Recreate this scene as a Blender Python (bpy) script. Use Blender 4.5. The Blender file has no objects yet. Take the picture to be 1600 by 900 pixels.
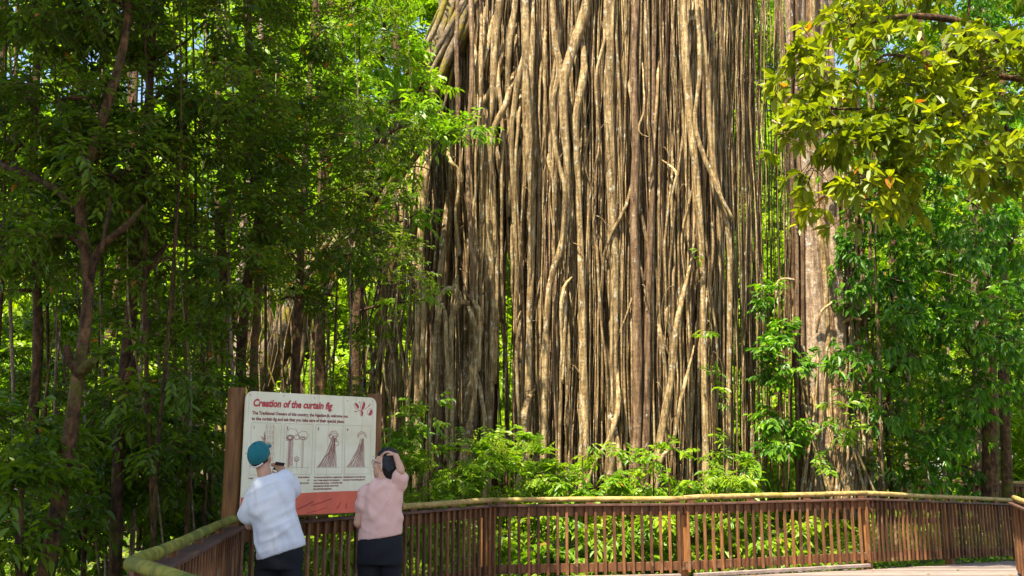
import bpy, bmesh, math, random
import numpy as np
from mathutils import Vector, Matrix

# ------------------------------------------------------------------ camera, sky, sun, exposure
F = 1500.0                      # focal length in pixels of the 1600 px wide photograph
EYE = 1.6
PITCH = math.atan(272.0 / F)
scene = bpy.context.scene
COL = scene.collection
cam_data = bpy.data.cameras.new('camera')
cam_data.sensor_width = 36.0
cam_data.lens = F / 1600.0 * 36.0
cam_data.clip_start = 0.05
cam_data.clip_end = 500.0
cam = bpy.data.objects.new('camera', cam_data)
cam.location = (0, 0, EYE)
cam.rotation_euler = (math.pi / 2 + PITCH, 0, 0)
COL.objects.link(cam)
scene.camera = cam

SUN_DIR = Vector((-0.22, -0.36, 0.90)).normalized()      # towards the sun
world = bpy.data.worlds.new('World')
scene.world = world
world.use_nodes = True
wn = world.node_tree
bg = wn.nodes['Background']
sky = wn.nodes.new('ShaderNodeTexSky')
sky.sky_type = 'NISHITA'
sky.sun_disc = False
sky.sun_elevation = math.asin(SUN_DIR.z)
sky.sun_rotation = math.atan2(SUN_DIR.x, SUN_DIR.y)
wn.links.new(sky.outputs[0], bg.inputs[0])
bg.inputs[1].default_value = 0.10
sun_data = bpy.data.lights.new('sun', 'SUN')
sun_data.energy = 5.0
sun_data.angle = math.radians(0.6)
sun_data.color = (1.0, 0.93, 0.78)
sun = bpy.data.objects.new('sun', sun_data)
sun.rotation_euler = SUN_DIR.to_track_quat('Z', 'Y').to_euler()
sun.location = (10, -10, 40)
COL.objects.link(sun)
vs = scene.view_settings
vs.view_transform = 'Standard'
vs.look = 'None'
vs.exposure = 1.85
vs.gamma = 1.0
vs.use_curve_mapping = False
cy = scene.cycles
cy.max_bounces = 7
cy.diffuse_bounces = 4
cy.glossy_bounces = 2
cy.transmission_bounces = 5
cy.transparent_max_bounces = 4
cy.sample_clamp_indirect = 6.0
cy.use_denoising = True

# ------------------------------------------------------------------ helpers
_cp, _sp = math.cos(PITCH), math.sin(PITCH)


def P(px, py, Y):
    """World point on the plane y = Y that the camera sees at photograph pixel (px, py)."""
    dx = (px - 800.0) / F
    dv = (450.0 - py) / F
    dy = _cp - dv * _sp
    dz = _sp + dv * _cp
    k = Y / dy
    return np.array([dx * k, Y, EYE + dz * k])


def norm(v):
    v = np.asarray(v, float)
    return v / np.maximum(np.linalg.norm(v, axis=-1, keepdims=True), 1e-9)


class Buf:
    """Collects vertices and faces; build() links them as one mesh object."""

    def __init__(self):
        self.v, self.f, self.t, self.n = [], [], [], 0

    def add(self, verts, faces, mat=0, tint=0.5, smooth=True):
        verts = np.asarray(verts, float).reshape(-1, 3)
        self.v.append(verts)
        if np.ndim(tint) == 0:
            tint = np.full(len(verts), float(tint))
        self.t.append(np.asarray(tint, float))
        if isinstance(faces, np.ndarray):
            groups = [faces]
        else:
            by = {}
            for fc in faces:
                by.setdefault(len(fc), []).append(fc)
            groups = [np.array(g, int) for g in by.values()]
        for g in groups:
            self.f.append((g + self.n, mat, smooth))
        self.n += len(verts)
        return self

    def box(self, c, size, R=None, mat=0, tint=0.5, bevel=0.0):
        sx, sy, sz = [s / 2 for s in size]
        if bevel > 0:
            bm = bmesh.new()
            bmesh.ops.create_cube(bm, size=1.0)
            for v in bm.verts:
                v.co = Vector((v.co.x * size[0], v.co.y * size[1], v.co.z * size[2]))
            bmesh.ops.bevel(bm, geom=list(bm.edges), offset=bevel, segments=1, affect='EDGES')
            vv = np.array([v.co[:] for v in bm.verts])
            bm.verts.index_update()
            ff = [[v.index for v in fc.verts] for fc in bm.faces]
            bm.free()
        else:
            vv = np.array([[x, y, z] for x in (-sx, sx) for y in (-sy, sy) for z in (-sz, sz)])
            ff = [(0, 1, 3, 2), (4, 6, 7, 5), (0, 4, 5, 1), (2, 3, 7, 6), (0, 2, 6, 4), (1, 5, 7, 3)]
        if R is not None:
            vv = vv @ np.array(R).T
        return self.add(vv + np.array(c), ff, mat, tint, smooth=False)

    def tube(self, pts, rad, sides=7, mat=0, tint=0.5, cap=True, rough=0.0, rng=None, flat=1.0):
        pts = np.asarray(pts, float)
        n = len(pts)
        rad = np.broadcast_to(np.asarray(rad, float), (n,))
        tan = norm(np.gradient(pts, axis=0))
        mt = np.abs(tan.mean(0))
        ref = np.eye(3)[int(np.argmin(mt))]
        a = norm(np.cross(tan, ref))
        b = norm(np.cross(tan, a))
        th = np.linspace(0, 2 * math.pi, sides, endpoint=False)
        rr = rad[:, None] * np.ones(sides)
        if rough > 0 and rng is not None:
            rr = rr * (1 + rough * rng.standard_normal((n, sides)))
        vv = (pts[:, None, :] + rr[..., None] * (np.cos(th)[None, :, None] * a[:, None, :]
              + flat * np.sin(th)[None, :, None] * b[:, None, :])).reshape(-1, 3)
        i = np.arange(n - 1)[:, None] * sides
        j = np.arange(sides)[None, :]
        j2 = (j + 1) % sides
        q = np.stack([i + j, i + j2, i + sides + j2, i + sides + j], -1).reshape(-1, 4)
        self.add(vv, q, mat, tint)
        if cap:
            k = self.n - len(vv)
            self.f.append((np.array([list(range(sides))[::-1]]) + k, mat, False))
            self.f.append((np.array([list(range((n - 1) * sides, n * sides))]) + k, mat, False))
        return self

    def mesh(self, name, mats):
        me = bpy.data.meshes.new(name)
        V = np.concatenate(self.v)
        me.vertices.add(len(V))
        me.vertices.foreach_set('co', V.astype(np.float32).ravel())
        loops = np.concatenate([g.ravel() for g, m, s in self.f])
        tot = np.concatenate([np.full(len(g), g.shape[1]) for g, m, s in self.f])
        start = np.concatenate([[0], np.cumsum(tot)[:-1]])
        me.loops.add(len(loops))
        me.loops.foreach_set('vertex_index', loops.astype(np.int32))
        me.polygons.add(len(tot))
        me.polygons.foreach_set('loop_start', start.astype(np.int32))
        me.polygons.foreach_set('material_index', np.concatenate([np.full(len(g), m) for g, m, s in self.f]).astype(np.int32))
        me.polygons.foreach_set('use_smooth', np.concatenate([np.full(len(g), s) for g, m, s in self.f]).astype(bool))
        at = me.attributes.new('tint', 'FLOAT', 'POINT')
        at.data.foreach_set('value', np.concatenate(self.t).astype(np.float32))
        for m in (mats if isinstance(mats, (list, tuple)) else [mats]):
            me.materials.append(m)
        me.update(calc_edges=True)
        return me

    def build(self, name, mats, parent=None, loc=None):
        return link(name, self.mesh(name, mats), parent, loc)


def link(name, data, parent=None, loc=None):
    o = bpy.data.objects.new(name, data)
    COL.objects.link(o)
    if loc is not None:
        o.location = loc
    if parent is not None:
        o.parent = parent
    return o


def tag(o, label=None, cat=None, group=None, kind=None):
    if label:
        o['label'] = label
    if cat:
        o['category'] = cat
    if group:
        o['group'] = group
    if kind:
        o['kind'] = kind
    return o


def thing(name, label, cat, loc=(0, 0, 0), group=None):
    return tag(link(name, None, loc=tuple(loc)), label, cat, group)


def smooth_path(ctrl, n):
    """Catmull-Rom through control points (any dimension)."""
    c = np.asarray(ctrl, float)
    c = np.vstack([2 * c[0] - c[1], c, 2 * c[-1] - c[-2]])
    out = []
    u = np.linspace(0, len(c) - 3 - 1e-6, n)
    for x in u:
        i = int(x)
        t = x - i
        p0, p1, p2, p3 = c[i:i + 4]
        out.append(0.5 * (2 * p1 + (p2 - p0) * t + (2 * p0 - 5 * p1 + 4 * p2 - p3) * t * t
                          + (3 * p1 - p0 - 3 * p2 + p3) * t ** 3))
    return np.array(out)


# ------------------------------------------------------------------ materials
def nt(name):
    m = bpy.data.materials.new(name)
    m.use_nodes = True
    t = m.node_tree
    return m, t, t.nodes['Principled BSDF']


def ramp(t, stops, src=None):
    r = t.nodes.new('ShaderNodeValToRGB')
    el = r.color_ramp.elements
    while len(el) < len(stops):
        el.new(0.5)
    for e, (p, c) in zip(el, stops):
        e.position = p
        e.color = (c[0], c[1], c[2], 1)
    if src is not None:
        t.links.new(src, r.inputs[0])
    return r


def coord(t, scale=(1, 1, 1), obj=True):
    tc = t.nodes.new('ShaderNodeTexCoord')
    mp = t.nodes.new('ShaderNodeMapping')
    mp.inputs['Scale'].default_value = scale
    t.links.new(tc.outputs['Object' if obj else 'Generated'], mp.inputs[0])
    return mp.outputs[0]


def world_coord(t, scale=(1, 1, 1), shift=0.0):
    g = t.nodes.new('ShaderNodeNewGeometry')
    mp = t.nodes.new('ShaderNodeMapping')
    mp.inputs['Scale'].default_value = scale
    if shift:           # each stem gets its own piece of the pattern
        vm = t.nodes.new('ShaderNodeVectorMath')
        vm.operation = 'MULTIPLY_ADD'
        cb = t.nodes.new('ShaderNodeCombineXYZ')
        a = attr(t)
        for k in range(3):
            t.links.new(a, cb.inputs[k])
        vm.inputs[1].default_value = (shift, shift * 0.7, shift * 1.3)
        t.links.new(cb.outputs[0], vm.inputs[0])
        t.links.new(g.outputs['Position'], vm.inputs[2])
        t.links.new(vm.outputs[0], mp.inputs[0])
        return mp.outputs[0]
    t.links.new(g.outputs['Position'], mp.inputs[0])
    return mp.outputs[0]


def noise(t, vec, scale, detail=4.0, rough=0.55):
    n = t.nodes.new('ShaderNodeTexNoise')
    n.inputs['Scale'].default_value = scale
    n.inputs['Detail'].default_value = detail
    n.inputs['Roughness'].default_value = rough
    t.links.new(vec, n.inputs['Vector'])
    return n.outputs['Fac']


def mixc(t, fac, a, b, mode='MIX'):
    m = t.nodes.new('ShaderNodeMix')
    m.data_type = 'RGBA'
    m.blend_type = mode
    for k, s in ((0, fac), (6, a), (7, b)):
        if hasattr(s, 'is_linked'):
            t.links.new(s, m.inputs[k])
        elif k == 0:
            m.inputs[0].default_value = s
        else:
            m.inputs[k].default_value = (*s, 1)
    return m.outputs[2]


def bump(t, bsdf, h, strength=0.4, dist=0.02):
    b = t.nodes.new('ShaderNodeBump')
    b.inputs['Strength'].default_value = strength
    b.inputs['Distance'].default_value = dist
    t.links.new(h, b.inputs['Height'])
    t.links.new(b.outputs[0], bsdf.inputs['Normal'])


def attr(t, name='tint'):
    a = t.nodes.new('ShaderNodeAttribute')
    a.attribute_name = name
    return a.outputs['Fac']


def leaf_mat(name, stops, trans=0.45, tcol=(1.2, 1.4, 0.4), rough=0.42, spec=0.35):
    """Two-sided leaf: reflects like a waxy sheet and lets light through; colour per leaf by its own tint."""
    m, t, b = nt(name)
    r = ramp(t, stops, attr(t))
    t.links.new(r.outputs[0], b.inputs['Base Color'])
    b.inputs['Roughness'].default_value = rough
    b.inputs['Specular IOR Level'].default_value = spec
    tr = t.nodes.new('ShaderNodeBsdfTranslucent')
    c = mixc(t, 1.0, r.outputs[0], tcol, 'MULTIPLY')
    t.links.new(c, tr.inputs[0])
    mx = t.nodes.new('ShaderNodeMixShader')
    mx.inputs[0].default_value = trans
    t.links.new(b.outputs[0], mx.inputs[1])
    t.links.new(tr.outputs[0], mx.inputs[2])
    t.links.new(mx.outputs[0], t.nodes['Material Output'].inputs[0])
    return m


M = {}
DEAD = (0.42, 0.13, 0.02)
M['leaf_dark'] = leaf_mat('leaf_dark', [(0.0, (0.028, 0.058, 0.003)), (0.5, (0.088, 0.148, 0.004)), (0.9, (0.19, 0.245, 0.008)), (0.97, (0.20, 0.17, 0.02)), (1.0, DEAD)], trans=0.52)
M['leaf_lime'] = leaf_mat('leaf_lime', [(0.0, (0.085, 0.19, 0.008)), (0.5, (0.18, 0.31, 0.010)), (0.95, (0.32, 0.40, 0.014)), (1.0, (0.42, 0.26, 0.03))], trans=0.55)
M['leaf_olive'] = leaf_mat('leaf_olive', [(0.0, (0.070, 0.115, 0.006)), (0.45, (0.16, 0.215, 0.008)), (0.88, (0.31, 0.34, 0.012)), (0.96, (0.30, 0.17, 0.02)), (1.0, DEAD)], trans=0.55, tcol=(1.5, 1.38, 0.35))
M['leaf_glossy'] = leaf_mat('leaf_glossy', [(0.0, (0.030, 0.098, 0.010)), (0.5, (0.075, 0.18, 0.012)), (0.72, (0.15, 0.29, 0.012)), (1.0, (0.29, 0.42, 0.015))], trans=0.48, tcol=(1.15, 1.45, 0.4), rough=0.42, spec=0.35)
M['leaf_shrub'] = leaf_mat('leaf_shrub', [(0.0, (0.075, 0.18, 0.008)), (0.5, (0.175, 0.30, 0.010)), (0.93, (0.33, 0.40, 0.02)), (1.0, (0.46, 0.25, 0.04))], trans=0.5, tcol=(1.3, 1.4, 0.4))
M['leaf_far'] = leaf_mat('leaf_far', [(0.0, (0.10, 0.20, 0.008)), (0.5, (0.22, 0.33, 0.010)), (1.0, (0.39, 0.44, 0.018))], trans=0.55, tcol=(1.35, 1.45, 0.35))


def bark_mat(name, dark, mid, pale, vs=(1, 1, 0.12), lichen=(0.42, 0.40, 0.33), lich=0.60, moss=None, moss_lo=0.55, ring=0.6):
    m, t, b = nt(name)
    wv = world_coord(t, vs, 61.0)
    n1 = noise(t, wv, 15.0, 7, 0.68)
    base = ramp(t, [(0.36, dark), (0.5, mid), (0.64, pale)], n1).outputs[0]
    tint = attr(t)
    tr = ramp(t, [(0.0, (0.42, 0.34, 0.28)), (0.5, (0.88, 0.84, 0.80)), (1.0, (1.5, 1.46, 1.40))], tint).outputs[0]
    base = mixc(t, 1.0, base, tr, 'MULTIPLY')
    # fine growth rings across the stem
    rg = noise(t, world_coord(t, (1.6, 1.6, 5.0), 83.0), 3.6, 6, 0.75)
    rr = ramp(t, [(0.40, (0.55, 0.52, 0.48)), (0.60, (1.22, 1.2, 1.15))], rg).outputs[0]
    base = mixc(t, ring, base, mixc(t, 1.0, base, rr, 'MULTIPLY'))
    # lichen flecks
    n2 = noise(t, world_coord(t, (1, 1, 0.6), 47.0), 11.0, 7, 0.72)
    lf = ramp(t, [(lich, (0, 0, 0)), (lich + 0.08, (1, 1, 1))], n2).outputs[0]
    base = mixc(t, lf, base, lichen)
    if moss:
        n3 = noise(t, world_coord(t), 2.2, 6, 0.65)
        mf = ramp(t, [(moss_lo, (0, 0, 0)), (moss_lo + 0.1, (1, 1, 1))], n3).outputs[0]
        base = mixc(t, mf, base, moss)
    t.links.new(base, b.inputs['Base Color'])
    b.inputs['Roughness'].default_value = 0.85
    b.inputs['Specular IOR Level'].default_value = 0.25
    hm = t.nodes.new('ShaderNodeMath')
    hm.operation = 'ADD'
    t.links.new(n1, hm.inputs[0])
    t.links.new(n2, hm.inputs[1])
    bump(t, b, hm.outputs[0], 1.0, 0.05)
    return m


M['root'] = bark_mat('root', (0.085, 0.052, 0.020), (0.235, 0.158, 0.066), (0.45, 0.34, 0.175), lich=0.56, lichen=(0.48, 0.43, 0.30))
M['root_red'] = bark_mat('root_red', (0.075, 0.040, 0.018), (0.19, 0.115, 0.058), (0.34, 0.235, 0.135), lich=0.60)
M['root_moss'] = bark_mat('root_moss', (0.08, 0.055, 0.03), (0.19, 0.14, 0.08), (0.34, 0.27, 0.18), lich=0.62, moss=(0.21, 0.16, 0.015), moss_lo=0.49)
M['bark_pale'] = bark_mat('bark_pale', (0.12, 0.075, 0.045), (0.24, 0.165, 0.105), (0.38, 0.29, 0.20), lich=0.58, lichen=(0.50, 0.48, 0.43))
M['bark_brown'] = bark_mat('bark_brown', (0.025, 0.012, 0.005), (0.085, 0.042, 0.015), (0.17, 0.09, 0.034), vs=(1, 1, 0.5), lich=0.64, lichen=(0.24, 0.22, 0.12), moss=(0.095, 0.085, 0.008), moss_lo=0.53)
M['twig'] = bark_mat('twig', (0.07, 0.04, 0.02), (0.14, 0.09, 0.05), (0.22, 0.15, 0.09), lich=0.8)


def wood_mat(name, dark, mid, light, vs=(1, 1, 1), scale=6.0, moss=None, moss_lo=0.5, rough=0.7, wear=None):
    m, t, b = nt(name)
    n1 = noise(t, world_coord(t, vs), scale, 6, 0.65)
    c = ramp(t, [(0.30, dark), (0.5, mid), (0.72, light)], n1).outputs[0]
    tr = ramp(t, [(0.0, (0.58, 0.56, 0.54)), (1.0, (1.45, 1.42, 1.38))], attr(t)).outputs[0]
    c = mixc(t, 1.0, c, tr, 'MULTIPLY')
    n2 = noise(t, world_coord(t), 5.0, 6, 0.65)
    if wear:
        c = mixc(t, ramp(t, [(0.58, (0, 0, 0)), (0.66, (1, 1, 1))], n2).outputs[0], c, wear)
    if moss:
        c = mixc(t, ramp(t, [(moss_lo, (0, 0, 0)), (moss_lo + 0.14, (1, 1, 1))], noise(t, world_coord(t), 3.4, 7, 0.7)).outputs[0], c, moss)
    t.links.new(c, b.inputs['Base Color'])
    b.inputs['Roughness'].default_value = rough
    b.inputs['Specular IOR Level'].default_value = 0.3
    bump(t, b, n1, 0.35, 0.01)
    return m


M['stain'] = wood_mat('stain', (0.055, 0.020, 0.007), (0.135, 0.054, 0.018), (0.23, 0.105, 0.040), vs=(4, 4, 0.6), wear=(0.20, 0.11, 0.055))
M['cap'] = wood_mat('cap', (0.04, 0.018, 0.012), (0.085, 0.04, 0.026), (0.14, 0.07, 0.045), moss=(0.10, 0.09, 0.02), moss_lo=0.60)
M['post'] = wood_mat('post', (0.10, 0.035, 0.010), (0.21, 0.085, 0.022), (0.33, 0.15, 0.04), vs=(4, 4, 0.4))
M['log'] = wood_mat('log', (0.13, 0.075, 0.02), (0.32, 0.22, 0.07), (0.46, 0.34, 0.12), vs=(0.8, 5, 5), scale=5.0, moss=(0.17, 0.15, 0.015), moss_lo=0.52, rough=0.75, wear=(0.20, 0.12, 0.04))
M['log_moss'] = wood_mat('log_moss', (0.05, 0.045, 0.008), (0.15, 0.145, 0.014), (0.27, 0.235, 0.03), scale=11.0, moss=(0.075, 0.09, 0.006), moss_lo=0.48, rough=0.85)
M['deck'] = wood_mat('deck', (0.10, 0.075, 0.062), (0.17, 0.13, 0.11), (0.25, 0.19, 0.155), vs=(0.5, 3, 3), rough=0.75)


def ground_mat():
    m, t, b = nt('soil')
    n1 = noise(t, world_coord(t), 1.3, 8, 0.7)
    n2 = noise(t, world_coord(t), 16.0, 5, 0.7)
    c = ramp(t, [(0.3, (0.035, 0.022, 0.012)), (0.55, (0.08, 0.05, 0.025)), (0.75, (0.15, 0.10, 0.05))], n2).outputs[0]
    c = mixc(t, ramp(t, [(0.5, (0, 0, 0)), (0.6, (1, 1, 1))], n1).outputs[0], c, (0.045, 0.08, 0.015))
    t.links.new(c, b.inputs['Base Color'])
    b.inputs['Roughness'].default_value = 0.95
    bump(t, b, n2, 0.8, 0.05)
    return m


M['soil'] = ground_mat()


def plain(name, col, rough=0.6, spec=0.3, var=0.0, scale=8.0, bmp=0.0):
    m, t, b = nt(name)
    b.inputs['Roughness'].default_value = rough
    b.inputs['Specular IOR Level'].default_value = spec
    if var > 0:
        n = noise(t, coord(t), scale, 5, 0.6)
        a = tuple(c * (1 - var) for c in col)
        d = tuple(min(1, c * (1 + var)) for c in col)
        t.links.new(ramp(t, [(0.35, a), (0.65, d)], n).outputs[0], b.inputs['Base Color'])
        if bmp:
            bump(t, b, n, bmp, 0.02)
    else:
        b.inputs['Base Color'].default_value = (*col, 1)
    return m


def cloth_mat(name, col, rough=0.9):
    m, t, b = nt(name)
    n = noise(t, coord(t), 60.0, 3, 0.6)
    t.links.new(ramp(t, [(0.3, tuple(c * 0.94 for c in col)), (0.7, col)], n).outputs[0], b.inputs['Base Color'])
    b.inputs['Roughness'].default_value = rough
    b.inputs['Sheen Weight'].default_value = 0.1 if max(col) > 0.1 else 0.0
    b.inputs['Specular IOR Level'].default_value = 0.2
    n2 = noise(t, coord(t, (1.0, 1.0, 0.55)), 9.0, 3, 0.5)
    bump(t, b, n2, 0.15, 0.03)
    return m


def sign_mat():
    m, t, b = nt('sign_cream')
    n = noise(t, coord(t), 2.5, 6, 0.6)
    c = ramp(t, [(0.3, (0.60, 0.51, 0.32)), (0.6, (0.71, 0.63, 0.44))], n).outputs[0]
    # brown rain streak and water stains with a shape of their own
    st = noise(t, coord(t, (6.0, 1.0, 0.35)), 3.0, 5, 0.7)
    c = mixc(t, ramp(t, [(0.55, (0, 0, 0)), (0.74, (0.75, 0.75, 0.75))], st).outputs[0], c, (0.40, 0.27, 0.12))
    t.links.new(c, b.inputs['Base Color'])
    b.inputs['Roughness'].default_value = 0.45
    return m


M['sign'] = sign_mat()
M['sign_red'] = plain('sign_red', (0.58, 0.095, 0.045), 0.45, 0.4, 0.12, 5.0)
M['ink'] = plain('ink', (0.20, 0.025, 0.03), 0.6)
M['ink_soft'] = plain('ink_soft', (0.36, 0.17, 0.13), 0.6)
M['ink_pale'] = plain('ink_pale', (0.42, 0.36, 0.27), 0.6)
M['ink_red'] = plain('ink_red', (0.42, 0.045, 0.05), 0.6)
M['scratch'] = plain('scratch', (0.33, 0.035, 0.025), 0.6)
M['sign_post'] = wood_mat('sign_post', (0.07, 0.026, 0.007), (0.15, 0.062, 0.016), (0.24, 0.11, 0.032), vs=(4, 4, 0.4))
M['metal'] = plain('metal', (0.25, 0.24, 0.22), 0.4, 0.5)
M['skin'] = plain('skin', (0.42, 0.215, 0.125), 0.5, 0.4, 0.08, 14.0)
M['skin_f'] = plain('skin_f', (0.50, 0.27, 0.17), 0.5, 0.4, 0.08, 14.0)
M['hair'] = plain('hair', (0.010, 0.008, 0.008), 0.5, 0.3, 0.4, 40.0, 0.3)
M['white_shirt'] = cloth_mat('white_shirt', (0.58, 0.56, 0.56))
M['pink_shirt'] = cloth_mat('pink_shirt', (0.66, 0.385, 0.31))
M['black_cloth'] = cloth_mat('black_cloth', (0.012, 0.012, 0.013))
M['teal_cap'] = cloth_mat('teal_cap', (0.008, 0.115, 0.125), 0.75)
M['strap'] = plain('strap', (0.55, 0.42, 0.38), 0.7)
M['phone'] = plain('phone', (0.01, 0.01, 0.012), 0.25, 0.5)
M['shoe'] = plain('shoe', (0.05, 0.05, 0.055), 0.7)

# ------------------------------------------------------------------ ground
rngG = np.random.default_rng(5)


def ground_z(x, y):
    return -0.55 + 0.10 * math.sin(x * 0.7 + 1.0) * math.cos(y * 0.5) + 0.06 * math.sin(x * 1.9 + y * 1.3)


g = Buf()
xs = np.concatenate([np.linspace(-250, -32, 12), np.linspace(-30, 30, 90), np.linspace(32, 250, 12)])
ys = np.concatenate([np.linspace(-120, -6, 8), np.linspace(-5, 45, 80), np.linspace(47, 300, 14)])
GX, GY = np.meshgrid(xs, ys)
GZ = -0.55 + 0.10 * np.sin(GX * 0.7 + 1.0) * np.cos(GY * 0.5) + 0.06 * np.sin(GX * 1.9 + GY * 1.3)
nx, ny = len(xs), len(ys)
ii, jj = np.meshgrid(np.arange(nx - 1), np.arange(ny - 1))
a0 = (jj * nx + ii).ravel()
g.add(np.stack([GX, GY, GZ], -1).reshape(-1, 3), np.stack([a0, a0 + 1, a0 + nx + 1, a0 + nx], -1))
tag(g.build('forest_floor', M['soil']), 'dark forest floor of soil and leaf litter', 'ground', kind='structure')

# ------------------------------------------------------------------ boardwalk: rail corners (x, y, z of the deck)
def XY(px, Y):
    return (px - 800) / 1524.0 * Y


RA = (XY(375, 9.2), 9.2, 0.0)
RB = (XY(770, 13.6), 13.6, 0.0)
RC = (XY(1065, 14.1), 14.1, 0.0)
RD = (XY(1350, 15.2), 15.2, 0.03)
RE = (XY(1584, 19.0), 19.0, -0.22)
RN = (XY(215, 5.0), 5.0, 0.0)
RM = (-0.66, 3.30, 0.0)
RF = (XY(1579, 14.4), 14.4, 0.0)
RG = (5.3, 9.4, 0.0)

# deck boards: cut to the outline of the deck
deck = tag(link('boardwalk_deck', None), 'grey timber boardwalk deck', 'boardwalk', kind='structure')
outline = [(RN[0], RN[1]), (RA[0], RA[1]), (RB[0], RB[1]), (RC[0], RC[1]), (RD[0], RD[1]), (RE[0], RE[1]),
           (RE[0] + 2.4, 18.0), (RF[0], RF[1]), (RG[0], RG[1]), (4.6, 7.0), (4.2, -2.0), (-2.2, -2.0), (-2.2, 3.2), (RM[0] - 0.6, 3.6)]


def spans(y):
    xsn = []
    for (x0, y0), (x1, y1) in zip(outline, outline[1:] + outline[:1]):
        if (y0 <= y) != (y1 <= y):
            xsn.append(x0 + (y - y0) / (y1 - y0) * (x1 - x0))
    xsn.sort()
    return list(zip(xsn[::2], xsn[1::2]))


rd = random.Random(3)
y = -1.95
while y < 18.6:
    for x0, x1 in spans(y):
        if x1 - x0 < 0.25:
            continue
        zz = -0.0625 * max(0.0, y - 15.0) + rd.uniform(-0.002, 0.002)
        bb = Buf().box((0, 0, 0), (x1 - x0, 0.138, 0.035), tint=rd.random())
        bb.build('deck_board', M['deck'], deck, ((x0 + x1) / 2, y, zz - 0.0175))
    y += 0.145
# bearers under the boards
for yb, xa, xb in ((0.5, -2, 4.1), (3.0, -0.9, 4.3), (6.0, -1.9, 4.4), (8.5, -2.3, 4.9), (11.5, -1.2, 6.0), (13.3, -0.3, 6.8)):
    Buf().box((0, 0, 0), (xb - xa, 0.12, 0.18)).build('bearer', M['cap'], deck, ((xa + xb) / 2, yb, -0.127))
    for k in range(4):
        xk = xa + (xb - xa) * (k + 0.5) / 4
        Buf().box((0, 0, 0), (0.14, 0.14, 0.5)).build('pile', M['cap'], deck, (xk, yb, -0.467))

bal_mesh = {}


def baluster(h, k):
    key = (round(h, 2), k)
    if key not in bal_mesh:
        bal_mesh[key] = Buf().box((0, 0, h / 2), (0.036, 0.036, h), tint=[0.0, 0.35, 0.7, 1.0][k], bevel=0.003).mesh('baluster', M['stain'])
    return bal_mesh[key]


def railing(a, b, label, inner, log_mat='log', post_a=True, post_b=True, mid_posts=0, step=0.136, log_r=0.037, seed=1, wood='stain', lift=0.0, log_ext=(0.0, 0.0), low_log=1.12):
    """One straight length of railing from deck point a to deck point b; 'inner' = side (+1/-1) the balusters are on."""
    r = random.Random(seed)
    rn = np.random.default_rng(seed)
    a = np.array(a, float); b = np.array(b, float)
    root = thing('boardwalk_railing', label, 'railing', a, 'boardwalk railings')
    d = b - a
    L = np.linalg.norm(d[:2])
    ux = d / L
    hx = np.array([d[0] / L, d[1] / L, 0])
    side = np.array([-hx[1], hx[0], 0]) * inner
    R = np.array([hx, np.cross([0, 0, 1], hx), [0, 0, 1]]).T
    yaw = math.atan2(hx[1], hx[0])
    slope = d[2] / L
    sl = math.atan(slope)
    Rs = np.array(Matrix.Rotation(yaw, 3, 'Z') @ Matrix.Rotation(-sl, 3, 'Y'))

    def at(s, off=0.0, z=0.0):
        return ux * s + side * off + np.array([0, 0, z])
    # boards
    Buf().box((0, 0, 0), (L - 0.012, 0.040, 0.13), Rs, tint=0.4, bevel=0.004).build('top_board', M['stain'], root, at(L / 2, 0.0, 0.925))
    Buf().box((0, 0, 0), (L - 0.012, 0.040, 0.12), Rs, tint=0.3, bevel=0.004).build('bottom_board', M['stain'], root, at(L / 2, 0.0, 0.155))
    Buf().box((0, 0, 0), (L - 0.006, 0.150, 0.030), Rs, tint=0.5, bevel=0.004).build('cap_plank', M['cap'], root, at(L / 2, 0.012, 1.0065))
    # log handrail, slightly crooked and tapered
    n = max(8, int(L / 0.25))
    s = np.linspace(-log_ext[0], L + log_ext[1], n)
    pts = np.array([at(q, 0.0, low_log - log_r + 0.003 * math.sin(q * 2.1 + seed)) for q in s]) + 0.0018 * rn.standard_normal((n, 3))
    rad = log_r * (1.0 + 0.05 * np.sin(s * 1.3 + seed) + 0.012 * rn.standard_normal(n))
    Buf().tube(pts, rad, 14, tint=r.uniform(0.45, 0.6)).build('log_handrail', M[log_mat], root)
    # blocks that carry the log
    nb = max(2, int(L / 0.95) + 1)
    zb0, zb1 = 1.0225, low_log - 2 * log_r + 0.012
    for k in range(nb):
        q = 0.12 + (L - 0.24) * k / (nb - 1)
        if zb1 - zb0 > 0.004:
            Buf().box((0, 0, 0), (0.13 if log_mat == 'log' else 0.07, 0.05, zb1 - zb0), R, tint=0.4).build('rail_block', M['stain'], root, at(q, 0.0, (zb0 + zb1) / 2))
    # posts
    stops = ([0.0] if post_a else []) + [L * (k + 1) / (mid_posts + 1) for k in range(mid_posts)] + ([L] if post_b else [])
    for q in stops:
        Buf().box((0, 0, 0), (0.13, 0.13, 1.44), R, tint=r.uniform(0.3, 0.8), bevel=0.008).build('post', M['post'], root, at(q, -0.088, 0.268))
    # balusters
    m = int((L - 0.06) / step)
    for k in range(m + 1):
        q = (L - m * step) / 2 + k * step
        o = link('baluster', baluster(0.922, r.randrange(4)), root, at(q, 0.0395, 0.065))
        o.rotation_euler = (0, r.uniform(-0.006, 0.006), yaw + r.uniform(-0.05, 0.05))
    return root


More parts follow.
